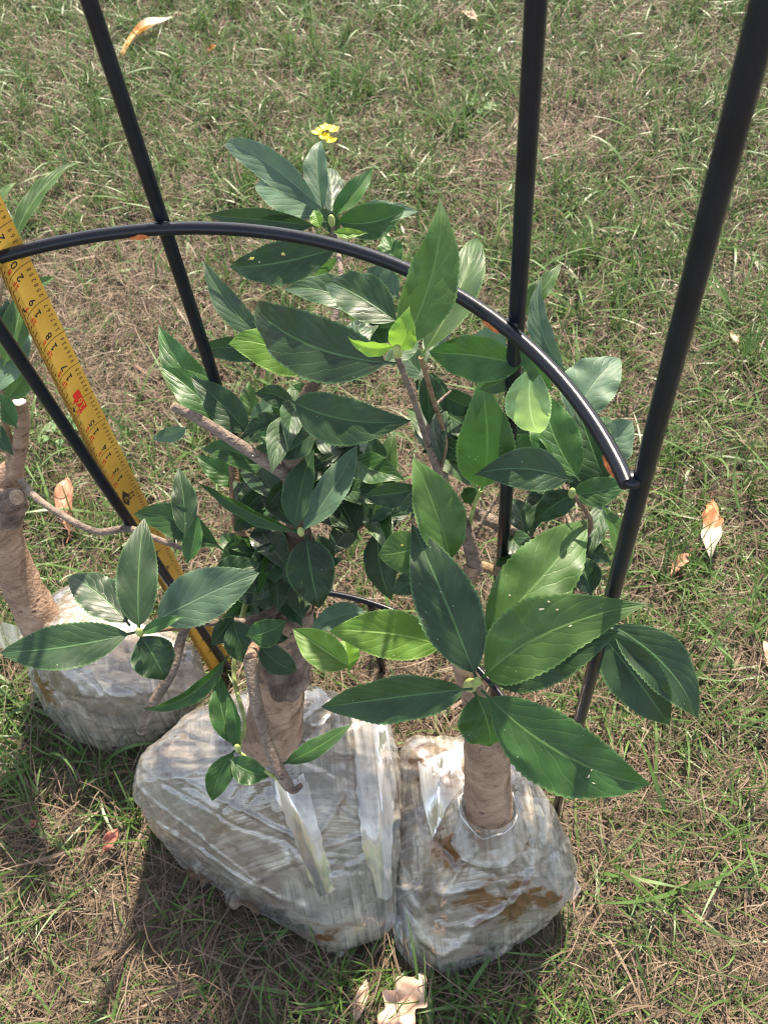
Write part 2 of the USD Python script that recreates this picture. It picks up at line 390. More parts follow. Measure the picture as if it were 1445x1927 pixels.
# ------------------------------------------------------------------ lawn
def blades(n, lo, hi, width, elev, curl, box, segs, dens=None, seed=0, root=0.004, keep=None, tuft=0):
    g = np.random.default_rng(seed)
    p = np.c_[g.uniform(box[0], box[1], n), g.uniform(box[2], box[3], n)]
    if tuft:
        m_ = g.random(n) < .75
        p[m_] = p[: max(1, n // tuft)][g.integers(0, max(1, n // tuft), n)][m_] + g.normal(0, .006, (n, 2))[m_]
    ok = outside_balls(p)
    if dens is not None:
        ok &= g.random(n) < dens(p)
    if keep is not None:
        ok &= keep(p)
    p = p[ok]; n = len(p)
    L = g.uniform(*np.log([lo, hi]), n); L = np.exp(L)
    az, e0 = g.uniform(0, 2 * np.pi, n), np.radians(g.uniform(*elev, n))
    c_el = np.radians(g.uniform(*curl, n))
    c_az = np.radians(g.normal(0, 35, n))
    w = g.uniform(*width, n) * (0.75 + 0.5 * L / hi)
    pos = np.c_[p, ground_z(p) + g.uniform(-0.002, root, n)]
    side_tilt = g.normal(0, 0.5, n)
    V = np.empty((n, segs + 1, 2, 3))
    for s in range(segs + 1):
        t = s / segs
        a, e = az + c_az * t, e0 - c_el * t
        d = np.c_[np.cos(a) * np.cos(e), np.sin(a) * np.cos(e), np.sin(e)]
        sd = np.c_[-np.sin(a), np.cos(a), side_tilt]
        sd /= np.linalg.norm(sd, axis=1)[:, None]
        hw = (w / 2 * (1 - t ** 2.2) * (0.65 + 0.35 * min(1, t * 3)) + 0.00012)[:, None]
        V[:, s, 0], V[:, s, 1] = pos - sd * hw, pos + sd * hw
        pos = pos + d * (L / segs)[:, None]
        floor = ground_z(pos) + 0.0015
        pos[:, 2] = np.maximum(pos[:, 2], floor)
    q = np.arange(segs)
    tri = np.vstack([np.c_[2 * q, 2 * q + 1, 2 * q + 3], np.c_[2 * q, 2 * q + 3, 2 * q + 2]])
    Fc = (np.arange(n)[:, None, None] * (2 * (segs + 1)) + tri[None]).reshape(-1, 3)
    return V.reshape(-1, 3), Fc


def join(parts):
    V, Fc, o = [], [], 0
    for v, f in parts:
        V.append(v); Fc.append(f + o); o += len(v)
    return np.vstack(V), np.vstack(Fc)


def in_view(p):
    j = 0.5 * meshkit.fbm(np.c_[p * 6, 0 * p[:, 0]], 3, 40) - 0.1
    return (p[:, 0] > -0.55 - 0.22 * p[:, 1] - j) & (p[:, 0] < 0.46 + 0.34 * p[:, 1] + j) & (p[:, 1] < 2.25 + j) & (p[:, 1] > -0.1 - j)


def not_in_view(p):
    return ~in_view(p)


GREEN_SPOTS = [(at(px, py, 0)[:2], r, k) for px, py, r, k in ((1290, 130, .38, .30), (1050, 320, .12, -.25), (210, 650, .16, -.25), (200, 200, .35, .15), (560, 80, .3, .12), (1150, 560, .2, -.08),
                                                                       (1330, 500, .2, .15), (1300, 1150, .12, .1), (200, 1750, .1, -.12), (1250, 1600, .1, -.05))]


def greenness(p):
    q = np.c_[p, 0 * p[:, 0]]
    a = meshkit.fbm(q * 3.1 + 2, 3, 21) * 0.6 + meshkit.fbm(q * 11, 3, 4) * 0.4
    for c, r, k in GREEN_SPOTS:
        a = a + k * np.exp(-((p - c) ** 2).sum(1) / r ** 2)
    return np.clip((a - 0.34 + 0.03 * (p[:, 1] - 0.6)) * 4.4, 0.14, 1)


def strawness(p):
    return np.clip(1.2 - 0.72 * greenness(p), 0.25, 1)


def grass_mat(name, ramp, rough, transl, spec=0.4):
    return mat(name, {
        'g': ('geometry', {}), 'r': ('rgb_ramp', {'ramp': ramp}), 'n': ('noise_texture', {'scale': 45.0, 'detail': 2.0}),
        'mr': ('map_range', {'from_min': 0.3, 'from_max': 0.7, 'to_min': 0.7, 'to_max': 1.3}), 'h': ('hsv', {}),
        'p': ('principled_bsdf', {'roughness': rough, 'specular_ior_level': spec}), 't': ('translucent_bsdf', {}), 'mx': ('mix_closure', {'fac': transl})},
        [('g.random_per_island', 'r.fac'), ('g.position', 'n.vector'), ('n.fac', 'mr.value'), ('r.color', 'h.color'), ('mr.result', 'h.value'),
         ('h.color', 'p.base_color'), ('h.color', 't.color'), ('p.BSDF', 'mx.closure1'), ('t.BSDF', 'mx.closure2')], 'mx.closure')


green_look = grass_mat('grass_green', [(0.0, (0.07, 0.125, 0.03)), (0.25, (0.13, 0.21, 0.045)), (0.5, (0.2, 0.3, 0.06)), (0.7, (0.14, 0.23, 0.09)), (0.85, (0.34, 0.4, 0.11)), (1.0, (0.5, 0.48, 0.2))], 0.42, 0.3)
straw_look = grass_mat('grass_straw', [(0.0, (0.13, 0.09, 0.06)), (0.25, (0.32, 0.25, 0.18)), (0.55, (0.52, 0.43, 0.33)), (0.8, (0.68, 0.58, 0.46)), (1.0, (0.85, 0.79, 0.67))], 0.6, 0.15)
VB = (-1.35, 1.55, -0.4, 2.55)
OB = (-1.9, 2.1, -0.6, 3.6)
part(None, 'dry_grass', join([
    blades(330000, .014, .05, (.0004, .0009), (-4, 40), (-20, 70), VB, 3, strawness, 1, 0.010, in_view),
    blades(118000, .02, .07, (.0005, .0011), (8, 70), (0, 110), VB, 5, lambda p: 0.8 + 0 * p[:, 0], 2, 0.014, in_view),
    blades(6000, .03, .07, (.0016, .0032), (0, 30), (0, 50), VB, 5, strawness, 9, 0.012, in_view),
    blades(60000, .03, .09, (.0012, .0022), (-3, 25), (0, 45), OB, 2, strawness, 3, 0.008, not_in_view)]), straw_look, True)
print('lawn triangles', [len(stage.GetPrimAtPath('/World/dry_grass').GetAttribute('faceVertexCounts').Get())])
tag(stage.GetPrimAtPath('/World/dry_grass'), 'tan dead thatch and dry grass stems lying across the lawn', 'dry grass', None, 'stuff')
part(None, 'grass', join([
    blades(205000, .016, .055, (.0008, .0018), (8, 72), (10, 95), VB, 4, greenness, 4, 0.004, in_view, 14),
    blades(66000, .03, .075, (.0009, .002), (35, 88), (5, 75), VB, 5, greenness, 8, 0.002, in_view, 26),
    blades(14000, .045, .11, (.0018, .0036), (12, 65), (30, 100), VB, 6, greenness, 5, 0.003, in_view, 5),
    blades(60000, .03, .08, (.0014, .0026), (10, 65), (10, 90), OB, 3, greenness, 6, 0.004, not_in_view)]), green_look, True)
print('green triangles', [len(stage.GetPrimAtPath('/World/grass').GetAttribute('faceVertexCounts').Get())])
tag(stage.GetPrimAtPath('/World/grass'), 'short green grass blades growing through the dry thatch', 'grass', None, 'stuff')

# ------------------------------------------------------------------ plant support
sup = thing('plant_support', 'black coated steel hoop support with upright stakes around the middle shrub', 'plant support', at(600, 1220, 0))
ZH = H - 0.284
hp = [at(px, py, ZH) for px, py in ((0, 487), (150, 447), (300, 425), (450, 433), (600, 455), (740, 495), (860, 555), (1000, 665), (1110, 790), (1185, 905))]
A2 = np.array([[2 * p[0], 2 * p[1], 1] for p in hp]); sol = np.linalg.lstsq(A2, np.array([p[0] ** 2 + p[1] ** 2 for p in hp]), rcond=None)[0]
HC = sol[:2]; HR = math.sqrt(sol[2] + HC @ HC)


def hoop(z, a0, a1, r):
    a = np.radians(np.linspace(a0, a1, 90))
    return tube(np.c_[HC[0] + HR * np.cos(a), HC[1] + HR * np.sin(a), np.full(90, z)], r, 16)


def ang(px, py, z):
    d = at(px, py, z)[:2] - HC
    return math.degrees(math.atan2(d[1], d[0]))


aR = ang(1187, 902, ZH)
ZL = min(np.linspace(.05, .25, 400), key=lambda z: abs(np.linalg.norm(at(650, 1122, z)[:2] - HC) - HR))     # the lower hoop is seen behind the middle trunk
aL = ang(-62, 528, ZH)
part(sup, 'hoop', hoop(ZH, aR - 0.5, aL + 4, 0.0034), steel, 40)
part(sup, 'hoop', hoop(ZL, aR + 2, aL - 3, 0.0027), steel, 40)
stakes = []
for px, py, fx, fy in ((1203, 900, 1045, 1530), (961, 610, 926, 1370), (299, 440, 572, 1222)):      # where a stake passes the hoop, and its foot
    p, q = at(px, py, ZH), at(fx, fy, 0.0)
    d = unit(np.r_[p[:2] - HC, 0])
    p = np.r_[HC + d[:2] * (HR + 0.0069), ZH]
    stakes.append((q, p, 1.0))
lf = at(-62, 528, ZH)
stakes.append((at(440, 1275, 0.0), lf, 1.0))
st = at(728, 1240, 0.0)
st = np.r_[HC + unit(np.r_[st[:2] - HC, 0])[:2] * HR, 0]
stakes.append((st, st + [0, 0, ZL - .001], 1e-9))
for q, p, top in stakes:
    ax = (p - q) / (p[2] - q[2])
    end = top if top > .1 else p[2]
    zs = np.linspace(-0.03, end, 24)
    part(sup, 'stake', tube(q + ax * zs[:, None], 0.0039, 16), steel, 40)
for _q, p, top in stakes[:3]:
    d = unit(p[:2] - HC)
    w = np.r_[HC + d * (HR + 0.0025), ZH]
    ic = trimesh.creation.icosphere(2, 0.0042); ic.vertices = ic.vertices * [1, 1, 0.75] + w
    part(sup, 'weld', ic, steel, True)
for a in (ang(262, 432, ZH), ang(922, 610, ZH), aR + 2.5):
    a = math.radians(a)
    inner_dir = np.array([math.cos(a), math.sin(a), 0])
    c = np.r_[HC, ZH] + inner_dir * (HR - 0.0021) - [0, 0, 0.0018]
    ic = trimesh.creation.icosphere(3, 1.0)
    nz = meshkit.fbm(ic.vertices * 2.5 + a * 5, 3, 2)[:, None]
    ic.vertices = ic.vertices * (0.6 + 0.8 * nz)
    tdir = np.array([-math.sin(a), math.cos(a), 0])
    ic.vertices = c + ic.vertices[:, :1] * inner_dir * 0.002 + ic.vertices[:, 1:2] * tdir * 0.0062 + ic.vertices[:, 2:] * np.array([0, 0, 0.0019])
    part(sup, 'rust_patch', ic, rust, True)

# ------------------------------------------------------------------ tape measure
tape_y = mat('tape_yellow', {'n': ('noise_texture', {'scale': 30.0, 'detail': 4.0}), 'r': ('rgb_ramp', {'ramp': [(0.3, (0.42, 0.225, 0.03)), (0.7, (0.52, 0.3, 0.05))]}),
                             'p': ('principled_bsdf', {'roughness': 0.38, 'specular_ior_level': 0.5})}, [('n.fac', 'r.fac'), ('r.color', 'p.base_color')])
ink = mat('ink_black', {'p': ('principled_bsdf', {'base_color': (0.012, 0.01, 0.008), 'roughness': 0.5})}, [])
ink_red = mat('ink_red', {'p': ('principled_bsdf', {'base_color': (0.5, 0.022, 0.012), 'roughness': 0.5})}, [])
ink_brown = mat('ink_brown', {'p': ('principled_bsdf', {'base_color': (0.09, 0.04, 0.008), 'roughness': 0.55})}, [])
metal = mat('tape_metal', {'p': ('principled_bsdf', {'base_color': (0.6, 0.62, 0.65), 'metallic': 1.0, 'roughness': 0.3})}, [])
IN = 0.0254
tb, tt = at(421, 1266, 0.0), at(30, 506, 20.1 * IN)
taxis = unit(tt - tb)
horiz = unit(np.r_[(tb[:2]), 0])                       # away from the viewer
across0 = unit(np.cross(horiz, taxis)) * 1.0           # to the right in the picture
TW = 0.0235


def tape_pt(s, v, lift=0.0):
    """s inches along, v from -0.5 (left edge) to 0.5, lift in metres out of the face."""
    s, v, lift = np.broadcast_arrays(np.asarray(s, float), np.asarray(v, float), np.asarray(lift, float))
    tw = np.radians(18 + 1.2 * s)                      # twists a little as it rises
    ac = across0 * np.cos(tw)[..., None] + horiz * np.sin(tw)[..., None]
    nr = -horiz * np.cos(tw)[..., None] + across0 * np.sin(tw)[..., None]
    bow = 0.0035 * (4 * v * v - 0.33)
    sway = 0.004 * np.sin(s / 22 * np.pi)
    return tb + taxis * (s * IN)[..., None] + ac * (v * TW)[..., None] + nr * (bow + lift)[..., None] - across0 * sway[..., None]


tape = thing('tape_measure', 'yellow steel tape measure standing upright at the left with inch numbers', 'tape measure', tb)
ss, vv = np.linspace(0, 29, 120), np.linspace(-.5, .5, 13)
S, V_ = np.meshgrid(ss, vv, indexing='ij')
top_s = tape_pt(S, V_, 0.0).reshape(-1, 3); bot_s = tape_pt(S, V_, -0.0002).reshape(-1, 3)
gfc = grid_faces(120, 13)
part(tape, 'blade', (np.vstack([top_s, bot_s]), np.vstack([gfc, gfc[:, ::-1] + len(top_s)])), tape_y, True)


def strip(s0, s1, v0, v1, lift=0.00012, nv=6):
    vs = np.linspace(v0, v1, nv)
    a, b = tape_pt(np.full(nv, s0), vs, lift), tape_pt(np.full(nv, s1), vs, lift)
    q = np.arange(nv - 1)
    return np.vstack([a, b]), np.vstack([np.c_[q, q + 1, q + nv + 1], np.c_[q, q + nv + 1, q + nv]])


ticks, brown = [], []
for i in range(16 * 27):
    s = i / 16 + 0.5 / 16
    ln = 0.30 if i % 8 == 0 else 0.25 if i % 4 == 0 else 0.2 if i % 2 == 0 else 0.16
    if i % 16:
        ticks.append(strip(i / 16 - .017, i / 16 + .017, -.495, -.495 + ln))
for i in range(1, 27):
    ticks.append(strip(i - .009, i + .009, -.495, .49, nv=12))
part(tape, 'tick_marks', join(ticks), ink_brown)
g2 = np.random.default_rng(5)


def lettering(txt, s0, v0, height, lift=0.0002):
    """Text reading along the tape, its tops towards the left edge."""
    t = meshkit.text_mesh(txt, 1.0, 0.02, True)
    v = np.array(t.vertices)
    keep = t.faces[(v[t.faces][:, :, 2] > 0.01).all(1)]
    s = s0 + v[:, 0] * height / IN
    w = v0 - v[:, 1] * height / TW
    return tape_pt(s, w, lift), keep


for i in range(2, 27):
    red, foot = ink_red, i // 12
    if i == 12:
        part(tape, 'number', lettering('12', i - .22, .27, .0042), ink)
        dia = [(-.34, -.02), (-.05, -.2), (.1, -.16), (.1, -.2), (.34, .02), (.06, .18), (-.06, .14), (-.06, .18)]
        q = np.array(dia); q = tape_pt(i + q[:, 0] * 1.0, q[:, 1] * .75 - .02, .0002)
        part(tape, 'foot_mark', (np.vstack([q, q.mean(0)]), np.array([[j, (j + 1) % 8, 8] for j in range(8)])), ink)
        part(tape, 'number', lettering('1F', i - .12, .045, .003, .0004), tape_y)
        continue
    t = str(i)
    if i == 16:
        part(tape, 'red_block', strip(i - .3, i + .32, -.06, .2, .0002), ink_red)
        part(tape, 'number', lettering('16', i - .24, .155, .0046, .0004), tape_y)
    else:
        half = [t[0], t[1]] if i > 9 else [t]
        if len(half) == 2:
            part(tape, 'number', lettering(half[0], i - .27, .19, .0045), ink)
            part(tape, 'number', lettering(half[1], i + .06, .19, .0045), ink)
        else:
            part(tape, 'number', lettering(t, i - .1, .16, .0056), ink)
    if i > 12:
        if i < 24:
            part(tape, 'number', lettering('1F', i - .34, -.05, .0034), ink_red)
            part(tape, 'number', lettering(str(i - 12), i + .06, -.05, .0034), ink_red)
    if i in (16,) or i == 19:
        c = i + (.2 if i == 19 else 0)
        q = tape_pt([c - .1, c + .1, c], [-.22, -.22, -.31] if i == 16 else [-.2, -.26, -.31], .0002)
        part(tape, 'stud_mark', (q, np.array([[0, 1, 2]])), ink)
for i in range(1, 26):
    for j, f_ in enumerate((0.14, 0.28, 0.42, 0.56, 0.7, 0.84)):
        brown.append(lettering(str((j * 3 + i) % 9 + 1), i + f_ - .04, .42, .0022))
part(tape, 'small_print', join(brown), ink_brown)
hk = trimesh.creation.box((TW * .8, .002, .011)); hk.apply_translation(tape_pt(0.1, 0.0, -0.002)); part(tape, 'end_hook', hk, metal)

# ------------------------------------------------------------------ shrubs
def film_mat(name, stains, off):
    n = {'g': ('texture_coordinate', {}),
         'm1': ('mapping', {'rotation': (0.5, 0.35, 0.95), 'scale': (6, 270, 6)}), 'n1': ('noise_texture', {'scale': 1.0, 'detail': 3.0, 'roughness': 0.55, 'distortion': 0.25}),
         'm2': ('mapping', {'rotation': (0.35, -0.5, -1.0), 'scale': (300, 7, 7)}), 'n2': ('noise_texture', {'scale': 1.0, 'detail': 3.0, 'roughness': 0.55, 'distortion': 0.25}),
         'n3': ('noise_texture', {'scale': 17.0, 'detail': 4.0}), 'm4': ('mapping', {'rotation': (0.3, 0.2, 0.5), 'scale': (38, 120, 60)}), 'n4': ('noise_texture', {'scale': 1.0, 'detail': 6.0, 'distortion': 0.5}),
         'ms': ('noise_texture', {'scale': 7.0, 'detail': 1.0}), 'mk': ('map_range', {'range_type': 'smoothstep', 'from_min': 0.42, 'from_max': 0.58, 'clamp': True}), 'a': ('mix_float', {}), 'ad': ('math', {'math_type': 'multiply_add', 'value2': 0.7}),
         'op0': ('map_range', {'from_min': 0.80, 'from_max': 1.06, 'to_min': 0.0, 'to_max': 0.6, 'clamp': True}),
         'wm1': ('mapping', {'rotation': (0.5, 0.5, 0.9)}), 'w1': ('wave_texture', {'profile': 'saw', 'scale': 9.0, 'distortion': 2.2, 'detail': 2.0, 'detail_scale': 1.2}),
         'wm2': ('mapping', {'rotation': (-0.3, 0.8, -0.5)}), 'w2': ('wave_texture', {'profile': 'saw', 'scale': 6.5, 'distortion': 2.6, 'detail': 2.0, 'detail_scale': 1.0}),
         'wa': ('math', {'math_type': 'multiply_add', 'value2': 0.15}), 'wb': ('math', {'math_type': 'multiply_add', 'value2': 0.13}),
         'cz': ('attribute', {'attribute': 'crease'}), 'ca': ('math', {'math_type': 'multiply_add', 'value2': 0.26}),
         'op': ('map_range', {'from_min': 0.14, 'from_max': 0.95, 'to_min': 0.12, 'to_max': 0.64, 'clamp': True}),
         'b': ('bump', {'strength': 0.7, 'distance': 0.0014}),
         'cr': ('rgb_ramp', {'ramp': [(0.35, (0.7, 0.69, 0.66)), (0.6, (0.56, 0.51, 0.42)), (0.75, (0.36, 0.3, 0.21))]}),
         'p': ('principled_bsdf', {'roughness': 0.26, 'specular_ior_level': 0.6, 'coat_weight': 0.7, 'coat_roughness': 0.05}), 'tl': ('translucent_bsdf', {'color': (0.78, 0.76, 0.71)}), 'm': ('mix_closure', {'fac': 0.25}),
         'tr': ('transparent_bsdf', {'color': (0.95, 0.95, 0.94)}), 'gl': ('glossy_bsdf', {'roughness': 0.07, 'color': (1, 1, 1)}), 'fr': ('fresnel', {'IOR': 1.5}), 'frm': ('math', {'math_type': 'multiply_add', 'value2': 1.3, 'value3': 0.05}),
         'n5': ('noise_texture', {'scale': 19.0, 'detail': 4.0, 'roughness': 0.6}), 'win': ('map_range', {'range_type': 'smoothstep', 'from_min': 0.4, 'from_max': 0.62, 'to_min': 0.3, 'to_max': 1.15, 'clamp': True}), 'opm': ('math', {'math_type': 'multiply'}),
         'cl': ('mix_closure', {}), 'o': ('mix_closure', {}), 'c0': ('mix_color', {'b': (0.075, 0.033, 0.011)})}
    l = [('g.object', 'm1.vector'), ('g.object', 'm2.vector'), ('m1.vector', 'n1.vector'), ('m2.vector', 'n2.vector'), ('g.object', 'n3.vector'), ('g.object', 'm4.vector'), ('m4.vector', 'n4.vector'), ('g.object', 'ms.vector'), ('ms.fac', 'mk.value'), ('mk.result', 'a.fac'), ('n1.fac', 'a.a'), ('n2.fac', 'a.b'),
         ('n3.fac', 'ad.value1'), ('a.result', 'ad.value3'), ('ad.value', 'op0.value'), ('g.object', 'wm1.vector'), ('wm1.vector', 'w1.vector'), ('g.object', 'wm2.vector'), ('wm2.vector', 'w2.vector'),
         ('w1.fac', 'wa.value1'), ('op0.result', 'wa.value3'), ('w2.fac', 'wb.value1'), ('wa.value', 'wb.value3'), ('cz.fac', 'ca.value1'), ('wb.value', 'ca.value3'), ('ca.value', 'op.value'), ('a.result', 'b.height'), ('b.normal', 'p.normal'), ('b.normal', 'gl.normal'), ('n3.fac', 'cr.fac'), ('cr.color', 'c0.a'), ('c0.result', 'p.base_color'),
         ('p.BSDF', 'm.closure1'), ('tl.BSDF', 'm.closure2'), ('fr.fac', 'frm.value1'), ('frm.value', 'cl.fac'), ('tr.BSDF', 'cl.closure1'), ('gl.BSDF', 'cl.closure2'),
         ('op.result', 'opm.value1'), ('g.object', 'n5.vector'), ('n5.fac', 'win.value'), ('win.result', 'opm.value2'), ('opm.value', 'o.fac'), ('cl.closure', 'o.closure1'), ('m.closure', 'o.closure2')]
    last = None
    for i, (c, rad) in enumerate(stains):          # brown seep marks soaked into the film
        n[f'd{i}'] = ('vector_math', {'math_type': 'distance', 'vector2': tuple(np.asarray(c) - off)})
        n[f'r{i}'] = ('map_range', {'from_min': 0.0, 'from_max': rad, 'to_min': 0.62, 'to_max': 0.0, 'clamp': True})
        n[f'x{i}'] = ('math', {'math_type': 'multiply_add', 'value2': 1.6})
        n[f'y{i}'] = ('map_range', {'from_min': 0.78, 'from_max': 1.22, 'clamp': True})
        l += [('g.object', f'd{i}.vector1'), (f'd{i}.value', f'r{i}.value'), ('n4.fac', f'x{i}.value1'), (f'r{i}.result', f'x{i}.value3'), (f'x{i}.value', f'y{i}.value')]
        cur = f'y{i}.result'
        if last:
            n[f'z{i}'] = ('math', {'math_type': 'maximum'})
            l += [(last, f'z{i}.value1'), (cur, f'z{i}.value2')]
            cur = f'z{i}.value'
        last = cur
    if last:
        n['so'] = ('math', {'math_type': 'multiply', 'value2': 0.7}); n['op2'] = ('math', {'math_type': 'maximum'})
        l = [q for q in l if q[0] != 'opm.value'] + [(last, 'c0.fac'), (last, 'so.value1'), ('so.value', 'op2.value1'), ('opm.value', 'op2.value2'), ('op2.value', 'o.fac'), ('c0.result', 'tl.color')]
    else:
        n['c0'][1]['fac'] = 0.0
    return mat(name, n, l, 'o.closure')


thin_film = mat('loose_film', {
    'g': ('texture_coordinate', {}), 'm1': ('mapping', {'rotation': (0.2, 0.3, 0.5), 'scale': (120, 14, 6)}), 'n1': ('noise_texture', {'scale': 1.0, 'detail': 3.0, 'distortion': 0.4}),
    'op': ('map_range', {'from_min': 0.35, 'from_max': 0.7, 'to_min': 0.05, 'to_max': 0.4, 'clamp': True}), 'b': ('bump', {'strength': 0.5, 'distance': 0.002}),
    'p': ('principled_bsdf', {'base_color': (0.64, 0.63, 0.61), 'roughness': 0.22, 'specular_ior_level': 0.6}), 'tl': ('translucent_bsdf', {'color': (0.78, 0.77, 0.75)}), 'm': ('mix_closure', {'fac': 0.4}),
    'tr': ('transparent_bsdf', {'color': (0.95, 0.95, 0.94)}), 'gl': ('glossy_bsdf', {'roughness': 0.1}), 'fr': ('fresnel', {'IOR': 1.5}), 'frm': ('math', {'math_type': 'multiply_add', 'value2': 1.2, 'value3': 0.06}), 'cl': ('mix_closure', {}), 'o': ('mix_closure', {})},
    [('g.object', 'm1.vector'), ('m1.vector', 'n1.vector'), ('n1.fac', 'op.value'), ('n1.fac', 'b.height'), ('b.normal', 'p.normal'), ('b.normal', 'gl.normal'), ('p.BSDF', 'm.closure1'), ('tl.BSDF', 'm.closure2'),
     ('fr.fac', 'frm.value1'), ('frm.value', 'cl.fac'), ('tr.BSDF', 'cl.closure1'), ('gl.BSDF', 'cl.closure2'),
     ('op.result', 'o.fac'), ('cl.closure', 'o.closure1'), ('m.closure', 'o.closure2')], 'o.closure')
root_soil = mat('root_soil', {
    'g': ('texture_coordinate', {}), 'n': ('noise_texture', {'scale': 26.0, 'detail': 7.0, 'roughness': 0.68}), 'n2': ('noise_texture', {'scale': 12.0, 'detail': 3.0}),
    'r': ('rgb_ramp', {'ramp': [(0.36, (0.016, 0.014, 0.01)), (0.52, (0.07, 0.06, 0.045)), (0.63, (0.2, 0.17, 0.13)), (0.74, (0.45, 0.41, 0.34))]}),
    'r2': ('rgb_ramp', {'ramp': [(0.42, (0.2, 0.1, 0.035)), (0.58, (0.3, 0.29, 0.26))]}), 'mx': ('mix_color', {'fac': 0.35}),
    'b': ('bump', {'strength': 0.8, 'distance': 0.004}), 'p': ('principled_bsdf', {'roughness': 0.85})},
    [('g.object', 'n.vector'), ('g.object', 'n2.vector'), ('n.fac', 'r.fac'), ('n2.fac', 'r2.fac'), ('r.color', 'mx.a'), ('r2.color', 'mx.b'), ('mx.result', 'p.base_color'), ('n.fac', 'b.height'), ('b.normal', 'p.normal')])

shrub = {}
for k_, name, lab in (('B', 'shrub_sapling', 'tall evergreen sapling with film-wrapped roots in the middle, peeling brown trunk under dark leaves'),
                      ('C', 'shrub_sapling', 'evergreen sapling at the right, big leaf whorl above its straight trunk and stained wrapped roots'),
                      ('A', 'shrub_sapling', 'evergreen sapling cut off at the left, knotted bare trunk beside the tape measure')):
    core, film, neck, crease = balls[k_]
    s = shrub[k_] = thing(name, lab, 'shrub', (neck[0], neck[1], 0.0), 'film-wrapped evergreen saplings')
    inn = core.copy()
    inn.vertices = inn.vertices - inn.vertex_normals * (0.006 + 0.004 * meshkit.fbm(inn.vertices * 40, 3, 8)[:, None])
    rb = part(s, 'root_ball', inn, root_soil, True)
    marks = {'C': [(at(965, 1690, .068), .045), (at(925, 1670, .08), .04), (at(1000, 1690, .058), .03), (at(860, 1600, .108), .035), (at(850, 1470, .13), .02), (at(800, 1440, .12), .018)],
             'B': [(at(400, 1410, .132), .022), (at(620, 1740, .03), .03)], 'A': [(at(90, 1300, .07), .03)]}[k_]
    part(rb, 'plastic_wrap', film, film_mat('clear_film_' + {'A': 'left', 'B': 'middle', 'C': 'right'}[k_], marks, np.array([neck[0], neck[1], 0])), True)
    pw = stage.GetPrimAtPath(str(rb.GetPath()) + '/plastic_wrap')
    UsdGeom.PrimvarsAPI(pw).CreatePrimvar('crease', Sdf.ValueTypeNames.FloatArray, 'vertex').Set([float(q) for q in crease])
    shrub[k_ + 'ball'] = rb


def sheet(rows, name, ball, look, n1=26, n2=12, amp=0.004, seed=0, thick=0.0004):
    """A loose sheet of film through a grid of (px, py, z) control points."""
    G = np.array([[c if isinstance(c, np.ndarray) else at(*c) for c in r] for r in rows])
    A = np.array([spline(r, 12) for r in G])
    Bq = np.array([spline(A[:, j], 16) for j in range(A.shape[1])])
    v = Bq.transpose(1, 0, 2)
    r_, c_ = v.shape[:2]
    flat = v.reshape(-1, 3)
    t = trimesh.Trimesh(flat, grid_faces(r_, c_), process=False)
    nn = t.vertex_normals
    w = meshkit.fbm(np.c_[flat[:, 0] * 34, flat[:, 1] * 34, flat[:, 2] * 16] + seed, 2, seed) - 0.5
    w2 = 1 - np.abs(2 * meshkit.fbm(np.c_[flat[:, 0] * 110, flat[:, 1] * 60, flat[:, 2] * 40] + seed, 2, seed + 4) - 1) * 3
    rag = meshkit.fbm(flat * 90 + seed, 2, seed + 1) - 0.5
    ii, jj = np.divmod(np.arange(len(flat)), c_)
    outw = np.where(jj == 0, -1, np.where(jj == c_ - 1, 1, 0))[:, None] * unit(G[0, -1] - G[0, 0])
    t.vertices = flat + nn * (amp * (1.8 * w + .12 * w2))[:, None] + outw * (rag * 0.006)[:, None]
    part(ball, name, t, look, True)


def on(k_, px, py, lift):
    """A point of the wrapped ball seen at a pixel, raised by lift metres towards the viewer."""
    t = balls[k_][1]
    d = unit(at(px, py, 0) - EYE)
    A = t.vertices[t.faces]
    e1, e2 = A[:, 1] - A[:, 0], A[:, 2] - A[:, 0]
    h = np.cross(d, e2); det = (e1 * h).sum(1)
    ok = np.abs(det) > 1e-14
    f = 1 / np.where(ok, det, 1)
    s_ = EYE - A[:, 0]; u = f * (s_ * h).sum(1); q = np.cross(s_, e1); v = f * (q @ d); w = f * (e2 * q).sum(1)
    hit = ok & (u >= 0) & (v >= 0) & (u + v <= 1) & (w > 0)
    return EYE + d * (w[hit].min() - lift) if hit.any() else None


def drape(k_, rows, seed, amp=.0015):
    G, last = [], .6
    for r_ in rows:
        g_ = []
        for px, py, lift in r_:
            p = on(k_, px, py, lift)
            if p is None:
                d = unit(at(px, py, 0) - EYE); p = EYE + d * last
            last = np.linalg.norm(p - EYE)
            g_.append(p)
        G.append(g_)
    sheet(G, 'loose_film', shrub[k_ + 'ball'], thin_film, amp=amp, seed=seed)


